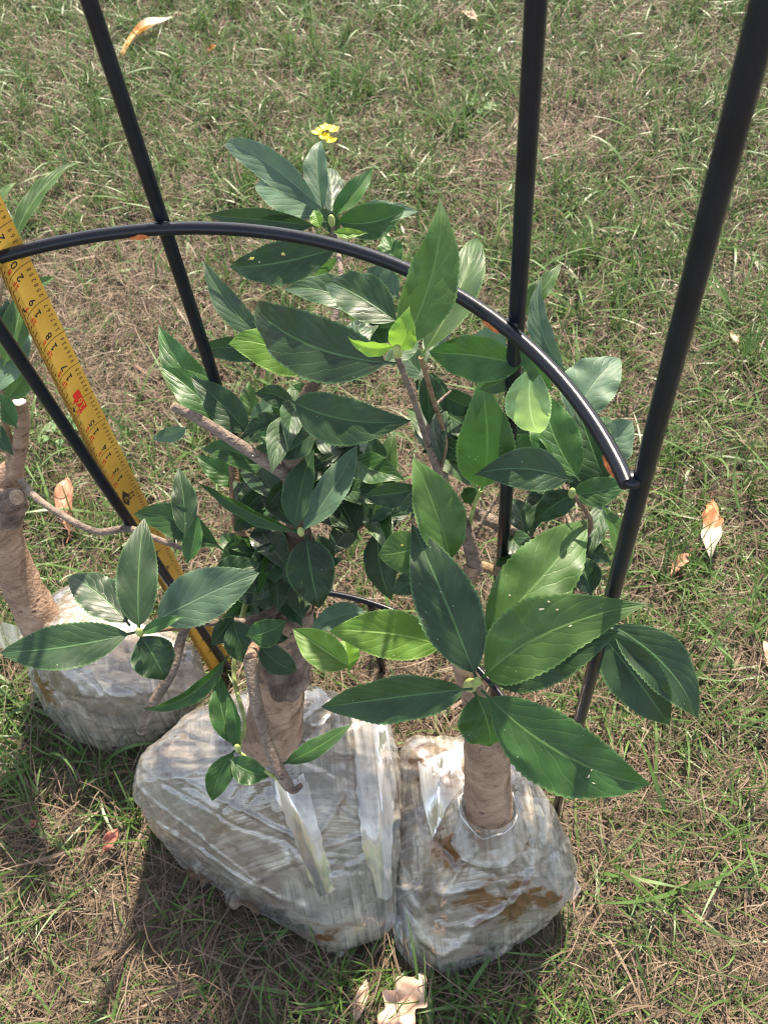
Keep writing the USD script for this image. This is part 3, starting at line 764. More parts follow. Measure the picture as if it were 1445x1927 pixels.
drape('B', [[(655, 1325, .012), (690, 1322, .016), (722, 1328, .012)], [(668, 1400, .006), (702, 1395, .014), (732, 1400, .008)], [(676, 1500, .003), (708, 1490, .012), (738, 1500, .006)],
            [(684, 1600, .002), (715, 1600, .010), (738, 1600, .006)], [(714, 1690, .001), (726, 1695, .004), (737, 1690, .003)]], 3, .002)
drape('B', [[(515, 1462, .004), (545, 1470, .008), (572, 1455, .003)], [(535, 1540, .003), (562, 1535, .008), (590, 1520, .003)], [(570, 1620, .002), (592, 1612, .006), (612, 1600, .002)], [(600, 1690, .001), (616, 1684, .004), (630, 1675, .001)]], 8)
drape('C', [[(870, 1400, .004), (868, 1440, .008), (872, 1480, .004)], [(828, 1420, .003), (832, 1470, .008), (842, 1520, .003)], [(785, 1430, .001), (795, 1500, .006), (812, 1580, .001)]], 11)
sheet([[(600, 1700, .05), (660, 1705, .055), (705, 1700, .05)], [(618, 1745, .025), (655, 1745, .03), (690, 1735, .03)], [(632, 1797, .006), (642, 1800, .006), (652, 1790, .008)]], 'loose_film', shrub['Bball'], thin_film, seed=5, amp=.002)
sheet([[(1010, 1575, .105), (1040, 1600, .09), (1030, 1650, .085)], [(1060, 1630, .07), (1075, 1650, .06), (1055, 1690, .05)], [(1086, 1665, .045), (1092, 1674, .04), (1086, 1684, .035)]], 'loose_film', shrub['Cball'], thin_film, seed=14, amp=.002)
sheet([[(752, 1690, .03), (790, 1740, .03), (830, 1770, .03)], [(740, 1750, .014), (775, 1790, .012), (815, 1815, .012)], [(748, 1790, .006), (785, 1830, .005), (822, 1842, .005)]], 'loose_film', shrub['Cball'], thin_film, seed=17, amp=.002)
sheet([[(0, 1170, .09), (40, 1180, .1), (75, 1190, .11)], [(-5, 1195, .075), (40, 1215, .08), (80, 1225, .085)], [(-10, 1215, .06), (30, 1240, .06), (60, 1260, .06)]], 'loose_film', shrub['Aball'], thin_film, seed=19, amp=.003)
# a collar of film gathered round the right-hand trunk
cp, cr_ = stem_path([(918, 1560, .118, 150), (919, 1538, .138, 112), (920, 1515, .153, 104)], 6)
part(shrub['Cball'], 'film_collar', tube(cp, cr_, 40, False, 0.22, 4), thin_film, True)
lip_mat = mat('film_edge', {'p': ('principled_bsdf', {'base_color': (0.42, 0.41, 0.39), 'roughness': 0.2, 'specular_ior_level': 0.7, 'coat_weight': 0.6})}, [])
for ball, path_, wob_ in (('Cball', cp, 1.06), ('Bball', stem_path([(505, 1432, .128, 150), (508, 1412, .142, 134), (512, 1396, .152, 122)], 6)[0], 1.0)):
    rad = (cr_ if ball == 'Cball' else stem_path([(505, 1432, .128, 150), (508, 1412, .142, 134), (512, 1396, .152, 122)], 6)[1])
    for lv, thick in ((len(path_) - 1, .0006),):
        ax = unit(path_[-1] - path_[0]); e1 = unit(np.cross(ax, [0, 1, .1])); e2 = np.cross(ax, e1)
        aa = np.linspace(0, 6.2832, 73)
        nz = meshkit.fbm(np.c_[np.cos(aa) * 2.2, np.sin(aa) * 2.2, lv + 0 * aa], 3, 6) - .5
        rr_ = rad[lv] * wob_ * (1 + .34 * nz)
        ring = path_[lv] - ax * .004 + e1 * (rr_ * np.cos(aa))[:, None] + e2 * (rr_ * np.sin(aa))[:, None] + ax * (.03 * nz)[:, None]
        part(shrub[ball], 'film_fold', tube(ring, thick * (1 + 1.2 * np.abs(nz)), 8, False), lip_mat, True)


def stem(k_, name, rows, look, sides=12, bump=0.12, smooth=True, cut=None, steps=6):
    p, r = stem_path(rows, steps)
    b = part(shrub[k_], name, tube(p, r, sides, True, bump, len(rows) + int(rows[0][0])), look, 50)
    if cut:
        d = unit(p[-1] - p[-2])
        q = tube([p[-1] - d * .0002, p[-1] + d * .0007], [r[-1] * .93, r[-1] * .8], 14)
        part(b, 'cut_end', q, cut, 30)
    return b


# middle sapling
stem('B', 'trunk', [(500, 1440, .12, 128), (512, 1385, .155, 112), (522, 1320, .18, 100), (530, 1255, .21, 88), (552, 1165, .25, 66), (566, 1080, .285, 50)], bark, 26, 0.22)
stem('B', 'upper_trunk', [(560, 1110, .274, 54), (566, 1080, .285, 52), (562, 1000, .315, 46), (548, 890, .355, 42), (556, 815, .385, 38), (572, 755, .40, 30), (604, 700, .42, 20)], bark_mid, 22, 0.2)
ps, rs = stem_path([(530, 1290, .196, 104), (545, 1200, .232, 84), (556, 1140, .262, 66)], 6)
pb = tube(ps, rs * 1.005, 44, False, 0.5, 3)
pv = np.array(pb.vertices); nr0 = 44 * 4
pv[:nr0] += unit(ps[-1] - ps[0]) * (0.028 * np.clip(meshkit.fbm(pv[:nr0] * 70, 3, 12) - .25, 0, 1) * np.repeat(np.linspace(1, .3, 4), 44))[:, None]
pb.vertices = pv
part(shrub['B'], 'peeling_bark', pb, bark_dark, True)
stem('B', 'branch', [(604, 700, .42, 20), (628, 610, .435, 14), (641, 520, .45, 11), (635, 470, .455, 11), (624, 420, .465, 9)], twig_grey, 10)
stem('B', 'branch', [(550, 895, .355, 34), (505, 872, .37, 25), (440, 830, .385, 22), (380, 792, .398, 21), (325, 764, .41, 17)], twig_grey, 14, cut=cut_brown)
stem('B', 'branch', [(470, 1240, .29, 26), (484, 1330, .27, 23), (510, 1415, .248, 22), (532, 1462, .236, 24), (545, 1483, .23, 20)], twig_grey, 14)
stem('B', 'twig', [(538, 1478, .232, 16), (552, 1488, .23, 14), (568, 1478, .232, 9)], bark_dark, 10, 0.5)
stem('B', 'branch', [(545, 1130, .262, 26), (480, 1165, .27, 16), (400, 1172, .285, 14), (352, 1178, .29, 18), (325, 1260, .275, 20), (290, 1322, .255, 20), (266, 1378, .24, 19)], twig_grey, 14, cut=cut_brown)
stem('B', 'twig', [(470, 1240, .29, 22), (490, 1200, .275, 24), (540, 1170, .255, 30)], bark, 12)
stem('B', 'twig', [(350, 1178, .302, 14), (300, 1185, .315, 10), (262, 1190, .325, 9)], twig_brown, 8)
stem('B', 'twig', [(470, 1030, .27, 14), (446, 985, .275, 20), (441, 900, .295, 20), (436, 860, .31, 12), (432, 815, .325, 9)], twig_brown, 10)
stem('B', 'twig', [(480, 1060, .285, 12), (440, 1250, .24, 9), (460, 1360, .235, 8), (443, 1415, .23, 7)], twig_green, 8)
stem('B', 'twig', [(620, 1035, .28, 8), (665, 1000, .29, 8), (700, 978, .295, 7)], twig_brown, 8)
stem('B', 'twig', [(532, 1470, .235, 9), (500, 1452, .238, 7), (445, 1412, .245, 6)], twig_green, 8)
# right-hand sapling
stem('C', 'trunk', [(921, 1570, .11, 92), (920, 1535, .14, 90), (917, 1460, .175, 88), (915, 1395, .205, 84), (906, 1345, .228, 64), (884, 1290, .25, 44), (866, 1230, .275, 40), (864, 1150, .30, 36), (888, 1065, .325, 30)], bark, 26, 0.14)
stem('C', 'branch', [(884, 1290, .25, 30), (890, 1286, .31, 16), (896, 1288, .37, 12)], twig_green, 10)
stem('C', 'branch', [(895, 1075, .32, 30), (880, 1010, .345, 27), (852, 945, .37, 22), (826, 890, .395, 17), (802, 825, .42, 13), (776, 745, .455, 12), (746, 668, .50, 12)], twig_grey, 12)
stem('C', 'branch', [(826, 890, .395, 12), (838, 830, .41, 9), (818, 760, .435, 10), (792, 672, .475, 10)], twig_brown, 10)
stem('C', 'branch', [(1000, 1030, .31, 28), (945, 992, .32, 27), (912, 974, .325, 25), (890, 962, .33, 20)], twig_grey, 14, 0.3, cut=cut_brown)
stem('C', 'branch', [(893, 1060, .315, 20), (960, 1080, .325, 18), (1040, 1070, .335, 14), (1085, 1030, .35, 13), (1112, 985, .36, 10), (1078, 928, .39, 10)], twig_brown, 10)
stem('C', 'twig', [(890, 1040, .33, 12), (882, 1000, .345, 9), (893, 950, .37, 8), (905, 922, .385, 8)], twig_green, 8)
stem('C', 'twig', [(890, 1020, .33, 10), (905, 985, .34, 8), (935, 935, .35, 7)], twig_grey, 8)
stem('C', 'twig', [(1085, 1030, .35, 9), (1060, 960, .345, 8), (1000, 930, .35, 7), (1003, 900, .36, 6)], twig_grey, 8)
stem('C', 'twig', [(802, 825, .42, 9), (815, 770, .42, 7), (848, 735, .42, 5)], twig_grey, 8)
# left-hand sapling
stem('A', 'trunk', [(95, 1200, .10, 92), (72, 1160, .125, 78), (36, 1090, .16, 70), (8, 1010, .20, 68), (0, 960, .225, 84), (5, 920, .245, 78), (30, 868, .27, 34), (42, 800, .30, 28), (36, 756, .32, 27)], bark, 24, 0.25, cut=cut_wood)
stem('A', 'knot', [(2, 975, .232, 78), (6, 945, .246, 88), (10, 918, .256, 74)], bark_dark, 20, 0.5)
stem('A', 'branch', [(0, 945, .25, 50), (22, 938, .265, 40), (32, 936, .275, 32)], bark_dark, 16, 0.3, cut=cut_brown)
stem('A', 'branch', [(12, 905, .255, 26), (22, 860, .275, 22), (10, 800, .30, 16), (8, 740, .32, 12), (2, 690, .34, 10), (0, 560, .39, 8), (30, 450, .43, 7)], twig_brown, 10)
stem('A', 'twig', [(40, 905, .265, 14), (70, 938, .285, 13), (115, 968, .29, 13), (180, 1000, .29, 13), (240, 995, .29, 15), (290, 1012, .288, 12), (342, 1032, .285, 10)], twig_grey, 10)


# ---- leaves: (plant, base pixel, base z, tip pixel, tip z, width in pixels, kind, roll degrees, arch, fold, sideways bend)
LV = [
    # right-hand sapling: the front whorl
    ('C', 898, 1282, .372, 775, 985, .415, 128, 'D', 12, .06, .22, .03), ('C', 902, 1205, .345, 1106, 974, .365, 138, 'O', -6, .05, .2, .04),
    ('C', 905, 1280, .375, 1214, 1137, .44, 148, 'O', 5, .05, .2, -.05), ('C', 890, 1296, .370, 603, 1332, .35, 90, 'D', 25, .10, .25, .06),
    ('C', 905, 1298, .370, 1230, 1482, .335, 148, 'G', -8, .07, .2, .05), ('C', 893, 1302, .352, 922, 1408, .315, 112, 'G', 0, .1, .2, -.05),
    ('C', 950, 1350, .30, 1062, 1493, .255, 56, 'G', 35, .06, .2, 0), ('C', 920, 1292, .352, 1168, 1185, .405, 118, 'D', -15, .03, .2, -.06),
    ('C', 1140, 1170, .33, 1312, 1353, .285, 105, 'D', 10, .10, .22, -.08), ('C', 1120, 1178, .328, 1262, 1370, .28, 110, 'D', -10, .1, .22, -.05),
    ('C', 845, 1218, .345, 618, 1188, .35, 100, 'Y', 0, .08, .12, .05), ('C', 662, 1258, .335, 552, 1184, .34, 72, 'Y', 10, .05, .4, .02),
    ('C', 658, 1262, .332, 648, 1200, .335, 62, 'Y', 20, .05, .3, 0), ('C', 690, 1150, .27, 582, 1188, .265, 52, 'P', 0, .05, .2, .05),
    ('C', 850, 1062, .395, 779, 862, .44, 100, 'O', -18, .04, .3, .03), ('C', 800, 1030, .345, 710, 1046, .34, 88, 'O', 0, .08, .1, 0),
    ('B', 712, 990, .29, 738, 1132, .25, 72, 'D', 15, .1, .15, .1), ('C', 800, 1075, .31, 740, 1118, .30, 48, 'D', 0, .05, .2, 0),
    ('C', 1078, 905, .43, 892, 893, .435, 88, 'D', 8, .08, .22, .08), ('C', 905, 924, .405, 905, 712, .48, 120, 'G', 5, .05, .18, .02),
    ('C', 902, 926, .375, 768, 762, .39, 78, 'O', -30, .03, .2, -.03), ('C', 992, 688, .495, 804, 664, .49, 92, 'G', 15, .08, .2, .08),
    ('C', 990, 690, .485, 902, 736, .475, 44, 'D', 30, .05, .2, 0), ('C', 1002, 684, .505, 1014, 820, .47, 92, 'L', -10, .1, .22, .04),
    ('C', 1040, 735, .495, 975, 649, .51, 34, 'G', 40, .1, .3, .1), ('C', 1092, 905, .39, 1022, 735, .41, 98, 'G', 12, .06, .2, -.04),
    ('C', 1082, 898, .385, 995, 780, .40, 60, 'G', -30, .05, .3, .02), ('C', 1140, 915, .385, 1085, 765, .40, 95, 'D', 20, .06, .2, .05),
    ('C', 1070, 930, .385, 1182, 905, .39, 60, 'G', -10, .06, .2, .06), ('C', 1075, 800, .385, 1168, 670, .40, 108, 'P', 10, .06, .22, -.04),
    ('C', 1095, 870, .375, 1192, 792, .38, 85, 'P', -20, .05, .2, .04), ('C', 1066, 700, .40, 1018, 518, .43, 46, 'P', 30, .08, .25, -.12),
    ('C', 975, 600, .41, 1058, 494, .43, 40, 'O', 30, .1, .25, .08), ('C', 1128, 945, .38, 1166, 1112, .35, 40, 'O', 35, .06, .35, -.08),
    ('C', 1112, 1122, .34, 1082, 1042, .35, 62, 'D', -10, .12, .3, .05), ('C', 1075, 1078, .33, 1012, 1135, .32, 66, 'D', 10, .06, .2, 0),
    ('C', 1088, 925, .38, 1005, 982, .36, 56, 'D', 20, .06, .2, .05), ('C', 905, 922, .375, 868, 940, .36, 34, 'G', 0, .1, .2, 0),
    # its upper shoot
    ('C', 752, 662, .515, 834, 372, .565, 108, 'O', -14, .05, .28, .05), ('C', 792, 672, .475, 896, 434, .49, 84, 'O', 25, .04, .28, .06),
    ('C', 746, 658, .525, 768, 578, .545, 58, 'Y', 10, .15, .3, .1), ('C', 742, 650, .525, 654, 637, .53, 30, 'Y', 35, .1, .3, -.08),
    ('C', 746, 684, .50, 466, 562, .48, 128, 'D', 6, .06, .15, -.07), ('C', 752, 610, .49, 606, 528, .49, 92, 'D', -10, .1, .25, .05),
    ('C', 690, 590, .47, 535, 545, .47, 62, 'D', -20, .08, .2, .1), ('C', 800, 680, .46, 852, 582, .46, 48, 'D', 30, .05, .25, 0),
    ('C', 955, 650, .41, 878, 640, .42, 56, 'P', 0, .06, .2, .1), ('C', 845, 790, .41, 792, 692, .42, 52, 'D', 10, .05, .2, 0),
    ('C', 720, 690, .47, 790, 640, .46, 40, 'D', 10, .05, .2, 0), ('C', 800, 700, .45, 808, 800, .42, 36, 'D', 10, .05, .2, 0),
    # middle sapling
    ('B', 600, 698, .425, 420, 642, .42, 92, 'Y', -6, .08, .12, .08), ('B', 560, 668, .41, 362, 660, .40, 52, 'D', 20, .05, .2, .06),
    ('B', 545, 752, .425, 770, 792, .43, 102, 'D', 0, .08, .2, .06), ('B', 440, 820, .35, 296, 612, .39, 74, 'G', 15, .05, .3, .02),
    ('B', 438, 822, .36, 303, 690, .39, 82, 'G', -5, .06, .25, .06), ('B', 470, 818, .375, 358, 708, .40, 68, 'D', 5, .06, .25, .04),
    ('B', 352, 805, .34, 288, 826, .33, 32, 'P', 20, .05, .2, 0), ('B', 510, 888, .34, 376, 845, .34, 56, 'G', 10, .05, .2, .1),
    ('B', 552, 800, .38, 452, 830, .375, 62, 'D', 0, .06, .2, .08), ('B', 560, 815, .37, 496, 840, .36, 62, 'D', 20, .06, .2, 0),
    ('B', 468, 798, .37, 548, 734, .38, 34, 'P', 25, .03, .3, 0), ('B', 478, 788, .36, 466, 716, .37, 36, 'O', 30, .03, .3, 0),
    ('B', 608, 396, .468, 410, 264, .475, 60, 'P', 8, .08, .2, .06), ('B', 608, 402, .46, 600, 258, .485, 50, 'P', 20, .03, .35, -.05),
    ('B', 622, 405, .46, 612, 305, .465, 52, 'D', -10, .05, .25, .06), ('B', 622, 408, .46, 702, 315, .475, 40, 'G', 25, .06, .35, .05),
    ('B', 630, 415, .465, 764, 391, .465, 72, 'G', -5, .08, .2, .08), ('B', 640, 448, .45, 788, 398, .445, 58, 'P', 20, .05, .2, -.06),
    ('B', 608, 412, .455, 476, 346, .45, 76, 'P', -8, .06, .2, .06), ('B', 600, 425, .455, 386, 404, .45, 48, 'D', 22, .08, .25, .06),
    ('B', 645, 462, .45, 421, 502, .43, 86, 'D', 0, .06, .15, -.05), ('B', 628, 436, .465, 692, 437, .465, 20, 'Y', 20, .06, .3, .06),
    ('B', 602, 428, .47, 590, 394, .475, 28, 'Y', 0, .1, .3, 0), ('B', 640, 440, .46, 596, 392, .47, 36, 'D', 10, .1, .25, .05),
    ('B', 745, 510, .44, 722, 442, .45, 52, 'G', 0, .1, .25, .05), ('B', 752, 560, .42, 690, 502, .43, 58, 'P', 0, .06, .2, 0),
    ('B', 640, 478, .45, 588, 525, .43, 18, 'O', 20, .06, .25, 0), ('B', 515, 650, .41, 384, 490, .42, 52, 'D', 20, .06, .22, -.06),
    ('B', 566, 1003, .345, 672, 838, .37, 62, 'P', 22, .05, .3, .05), ('B', 556, 1000, .345, 592, 845, .37, 62, 'D', 15, .05, .25, -.06),
    ('B', 562, 1003, .345, 374, 905, .345, 28, 'G', 40, .04, .3, .03), ('B', 556, 992, .335, 478, 888, .34, 30, 'D', 35, .05, .3, 0),
    ('B', 670, 1008, .305, 618, 926, .315, 74, 'D', 0, .06, .15, .05), ('B', 697, 982, .30, 668, 838, .33, 66, 'D', 10, .05, .25, .04),
    ('B', 702, 970, .31, 742, 808, .34, 62, 'O', 15, .05, .3, 0), ('B', 622, 908, .33, 670, 898, .33, 17, 'P', 20, .05, .2, 0),
    ('B', 695, 985, .30, 752, 930, .305, 34, 'P', 10, .05, .2, 0), ('B', 576, 1006, .335, 602, 1148, .30, 98, 'D', 0, .08, .15, .05),
    ('B', 598, 1005, .32, 628, 1072, .295, 40, 'D', 10, .08, .2, .05), ('B', 532, 1012, .315, 486, 1125, .30, 46, 'G', 25, .06, .35, .03),
    ('B', 520, 1020, .315, 470, 1090, .31, 50, 'D', 10, .06, .2, 0), ('B', 495, 1032, .31, 425, 1030, .315, 30, 'G', 20, .06, .3, .08),
    ('B', 480, 1040, .31, 440, 1005, .32, 26, 'O', 30, .06, .3, 0), ('B', 288, 1172, .325, 488, 1078, .335, 108, 'P', -4, .06, .12, -.04),
    ('B', 400, 1075, .325, 490, 1058, .325, 62, 'D', 10, .06, .2, .1), ('B', 262, 1190, .328, 272, 974, .352, 82, 'D', 6, .05, .2, -.03),
    ('B', 255, 1190, .325, -6, 1228, .325, 92, 'D', -6, .08, .15, -.06), ('B', 245, 1178, .315, 122, 1078, .32, 84, 'D', -12, .06, .2, .06),
    ('B', 262, 1194, .322, 312, 1282, .295, 88, 'D', 0, .08, .2, -.05), ('B', 264, 1192, .332, 345, 1158, .335, 26, 'G', 20, .06, .35, .04),
    ('B', 348, 1012, .335, 334, 877, .355, 52, 'D', 10, .06, .2, .05), ('B', 420, 1036, .325, 248, 968, .33, 66, 'G', 15, .05, .2, .1),
    ('B', 352, 1060, .34, 372, 968, .355, 38, 'G', 15, .06, .3, .03), ('B', 462, 1195, .295, 538, 1168, .30, 58, 'G', 0, .06, .15, .08),
    ('B', 438, 1165, .29, 474, 1252, .265, 66, 'D', 10, .06, .2, .04), ('B', 482, 1205, .275, 562, 1264, .25, 54, 'D', 0, .06, .2, .08),
    ('B', 440, 1160, .285, 398, 1215, .28, 44, 'D', 10, .06, .2, 0), ('B', 428, 1234, .275, 264, 1338, .265, 34, 'G', 30, .08, .3, -.12),
    ('B', 446, 1408, .245, 414, 1268, .265, 54, 'G', 8, .06, .3, -.06), ('B', 443, 1412, .245, 428, 1300, .265, 30, 'G', 30, .06, .4, .1),
    ('B', 442, 1412, .245, 399, 1510, .225, 52, 'G', 12, .08, .3, .08), ('B', 432, 1428, .245, 509, 1460, .235, 54, 'G', -8, .1, .3, .08),
    ('B', 532, 1438, .24, 662, 1362, .255, 38, 'G', 20, .06, .15, .05), ('B', 446, 1412, .247, 452, 1392, .25, 12, 'O', 0, .06, .3, .05),
    ('B', 530, 1150, .275, 585, 1140, .275, 50, 'D', 0, .05, .2, 0), ('B', 475, 1130, .295, 520, 1110, .3, 50, 'D', 0, .05, .2, .1),
    ('B', 470, 860, .35, 540, 830, .36, 46, 'D', 0, .05, .2, .1), ('B', 600, 870, .34, 650, 930, .33, 46, 'D', 0, .05, .2, .1),
    ('B', 560, 900, .35, 500, 960, .34, 40, 'D', 10, .05, .2, .1), ('B', 610, 800, .37, 690, 830, .36, 46, 'D', 10, .05, .2, .1),
    ('B', 500, 1120, .28, 440, 1120, .275, 46, 'D', 5, .06, .2, .1),
    ('B', 560, 1150, .26, 520, 1215, .245, 46, 'D', 5, .06, .2, .1), ('B', 660, 880, .33, 640, 800, .35, 44, 'D', 15, .06, .25, .1),
    ('B', 690, 900, .33, 700, 815, .35, 50, 'D', -10, .06, .25, .1), ('B', 455, 905, .32, 520, 900, .335, 40, 'D', 5, .06, .25, .1),
    ('B', 500, 960, .32, 440, 1000, .31, 38, 'D', 15, .06, .25, .1), ('B', 620, 990, .30, 660, 940, .31, 40, 'D', 15, .06, .25, .1),
    ('B', 535, 1060, .30, 500, 1130, .285, 44, 'D', 15, .06, .25, .1), ('B', 560, 770, .39, 480, 740, .39, 44, 'D', 15, .06, .25, .1),
    ('C', 1000, 1100, .33, 1050, 1040, .34, 60, 'D', 15, .06, .25, .1), ('C', 1100, 1010, .35, 1150, 1060, .34, 40, 'D', 15, .06, .25, .1),
    ('C', 1040, 880, .38, 990, 850, .385, 50, 'D', 15, .06, .25, .1), ('C', 880, 860, .40, 800, 830, .40, 44, 'D', 15, .06, .25, .1),
    # left-hand sapling
    ('A', 22, 462, .425, 150, 297, .44, 30, 'O', 35, .06, .3, -.06), ('A', 10, 470, .42, 2, 380, .43, 38, 'P', 10, .08, .2, 0),
    ('A', -20, 420, .42, 30, 340, .43, 18, 'O', 30, .06, .3, -.06), ('A', 40, 540, .40, 102, 520, .40, 22, 'O', 20, .06, .3, .06),
    ('A', 6, 690, .36, 44, 540, .385, 54, 'O', 10, .05, .25, .04), ('A', -14, 742, .35, 60, 625, .36, 46, 'P', 15, .05, .2, .05),
    ('A', 12, 752, .34, 62, 688, .35, 52, 'O', 0, .06, .2, 0), ('A', 32, 806, .315, -14, 740, .33, 40, 'G', 10, .06, .25, .06),
    ('A', -18, 790, .31, 26, 856, .295, 34, 'D', 10, .08, .25, .1), ('A', -8, 620, .375, 14, 560, .385, 30, 'D', 10, .08, .25, .1),
]
gl = np.random.default_rng(77)
for cx, cy, z0, n_ in ((600, 880, .33, 12), (670, 940, .30, 7), (500, 1080, .28, 8), (480, 900, .32, 6), (1030, 860, .37, 7), (820, 740, .42, 6), (560, 700, .40, 6), (530, 1130, .25, 6), (980, 1010, .33, 5), (1060, 800, .38, 4), (700, 620, .44, 5), (830, 880, .39, 4), (565, 930, .365, 5), (555, 1065, .325, 6), (590, 800, .405, 4), (470, 1000, .32, 5), (650, 860, .36, 5), (1090, 960, .37, 4), (920, 830, .40, 4)):
    for j in range(n_):
        bx_, by_ = cx + gl.normal(0, 22), cy + gl.normal(0, 26)
        a_ = gl.uniform(0, 6.28); ln_ = gl.uniform(75, 125)
        z_ = z0 - gl.uniform(.005, .04)
        LV.append(('C' if cx > 760 else 'B', bx_, by_, z_, bx_ + ln_ * math.cos(a_), by_ + ln_ * math.sin(a_), z_ + gl.uniform(-.02, .02), gl.uniform(44, 66), 'DDDG'[gl.integers(4)], gl.uniform(-20, 20), .07, .22, gl.uniform(-.08, .08)))
report = []
scar_pale = noise_mat('scar_pale', (0.3, 0.25, 0.16), (0.5, 0.44, 0.32), 400, 0.7)
scar_yellow = noise_mat('scar_yellow', (0.4, 0.38, 0.06), (0.6, 0.55, 0.1), 400, 0.6)
scar_brown = noise_mat('scar_brown', (0.12, 0.04, 0.02), (0.35, 0.17, 0.08), 500, 0.7)
SPOTS = {2: [(.55, -.62, .03, .07, scar_pale), (.62, -.5, .012, .06, scar_pale), (.6, -.78, .012, .05, scar_pale), (.64, .1, .018, .05, scar_pale)],
         1: [(.3, -.35, .012, .05, scar_pale), (.78, .2, .01, .06, scar_pale), (.72, .3, .006, .04, scar_pale)],
         4: [(.66, .25, .008, .14, scar_pale), (.7, .42, .018, .03, scar_pale), (.66, .05, .006, .08, scar_pale)],
         15: [(.45, .3, .05, .1, scar_yellow), (.46, .27, .022, .05, scar_brown)]}
idx64 = next(i for i, r_ in enumerate(LV) if r_[1:3] == (645, 462))
SPOTS[idx64] = [(.45, .35, .03, .14, scar_yellow), (.45, .3, .014, .08, scar_brown), (.72, .55, .05, .2, scar_yellow), (.74, .5, .03, .1, scar_brown), (.66, .2, .012, .1, scar_pale)]


def leaf_mesh(B, T, wpx, roll, arch, fold, bend, seed):
    g = np.random.default_rng(seed)
    NU, NV = 52, 10
    L = np.linalg.norm(T - B)
    ax = (T - B) / L
    mid = (B + T) / 2
    view = unit(EYE - mid)
    side = unit(np.cross(ax, view)); nrm = np.cross(side, ax)
    c, s = math.cos(math.radians(roll)), math.sin(math.radians(roll))
    side, nrm = side * c + nrm * s, nrm * c - side * s
    W = 0.93 * wpx * pix(mid)[2] / F / max(c, .7)
    u = np.linspace(0, 1, NU + 1)
    pet = 0.055
    q = np.clip((u - pet) / (1 - pet), 0, 1)
    a, b = g.uniform(.62, .82), g.uniform(.95, 1.2)
    pr = q ** a * (1 - q) ** b
    pr /= pr.max()
    hw = np.maximum(pr * W / 2, 0.0007 * (u < .12) + 0.00012)
    asym = g.uniform(.92, 1.08)
    ph1, ph2, fq = g.uniform(0, 6.28, 2).tolist() + [g.uniform(2.2, 4.0)]
    v = np.linspace(-1, 1, NV + 1)
    teeth = 1 + 0.05 * ((np.arange(NU + 1) % 2) - 0.5) * ((q > .12) & (q < .97))
    droop = g.uniform(.02, .07)
    P = np.empty((NU + 1, NV + 1, 3))
    tipcurl = g.uniform(-.10, .03)
    arch, bend = arch + g.uniform(-.02, .05), bend + g.uniform(-.025, .025)
    for j, vj in enumerate(v):
        w = hw * vj * (asym if vj < 0 else 2 - asym)
        if abs(vj) == 1:
            w = w * teeth
        off = bend * L * 4 * u * (1 - u)
        lift = arch * L * 4 * u * (1 - u) * 0.8 + 1.7 * fold * np.abs(vj) ** 1.1 * hw - droop * 2.0 * hw * vj * vj
        lift = lift + 0.055 * W * vj * vj * np.sin(fq * 6.28 * u + (ph1 if vj > 0 else ph2)) * np.sin(np.pi * q)
        lift = lift + tipcurl * L * np.clip((u - .8) / .2, 0, 1) ** 2
        P[:, j] = B + ax * (u * L)[:, None] + side * (w + off)[:, None] + nrm * lift[:, None]
    quilt = 0.0045 * W * np.abs(np.sin(np.pi * (7.5 * u[:, None] - 2.5 * np.abs(v)[None]))) * pr[:, None] * (1 - np.abs(v)[None] ** 4) * (np.abs(v)[None] > .05)
    P += nrm * quilt[..., None]
    uv = np.stack(np.meshgrid(u, (v + 1) / 2, indexing='ij'), -1).reshape(-1, 2)
    f = grid_faces(NU + 1, NV + 1)
    # face the side whose normal is "nrm"
    flat = P.reshape(-1, 3)
    n0 = np.cross(flat[f[:, 1]] - flat[f[:, 0]], flat[f[:, 2]] - flat[f[:, 0]]).sum(0)
    if n0 @ nrm < 0:
        f = f[:, ::-1]
    report.append((round(L * 100, 1), round(W * 100, 1)))
    leaf_mesh.grid = (P, nrm)
    return flat, f, uv


for i, (k_, bx, by, bz, tx, ty, tz, wpx, kind, roll, arch, fold, bend) in enumerate(LV):
    fv, ff, fuv = leaf_mesh(at(bx, by, bz), at(tx, ty, tz), wpx, roll + (i * 37 % 13 - 6), arch, fold, bend, 100 + i)
    lp = part(shrub[k_], 'leaf', (fv, ff), LEAF[kind], True, fuv)
    P_, nr_ = leaf_mesh.grid
    for (u0, v0, ru, rv, look) in SPOTS.get(i, ()):          # a scar lying on the blade
        a_ = np.linspace(0, 6.283, 13)[:-1]
        wob = .35 + .7 * meshkit.noise(np.c_[np.cos(a_) * 2 + i, np.sin(a_) * 2 + u0 * 30, v0 * 9 + 0 * a_])
        uu, vv2 = np.r_[u0 + .7 * ru * np.cos(a_) * wob, u0], np.r_[v0 + .7 * rv * np.sin(a_) * wob, v0]
        q_ = np.clip(uu * 52, 0, 51.99); w_ = np.clip((vv2 + 1) * 5, 0, 9.99)
        iq, iw = q_.astype(int), w_.astype(int); fq_, fw_ = (q_ - iq)[:, None], (w_ - iw)[:, None]
        pt = (P_[iq, iw] * (1 - fq_) + P_[iq + 1, iw] * fq_) * (1 - fw_) + (P_[iq, iw + 1] * (1 - fq_) + P_[iq + 1, iw + 1] * fq_) * fw_
        part(lp, 'blemish', (pt + nr_ * (.00035 if look is not scar_brown else .0006), np.array([[j, (j + 1) % 12, 12] for j in range(12)])), look, False)
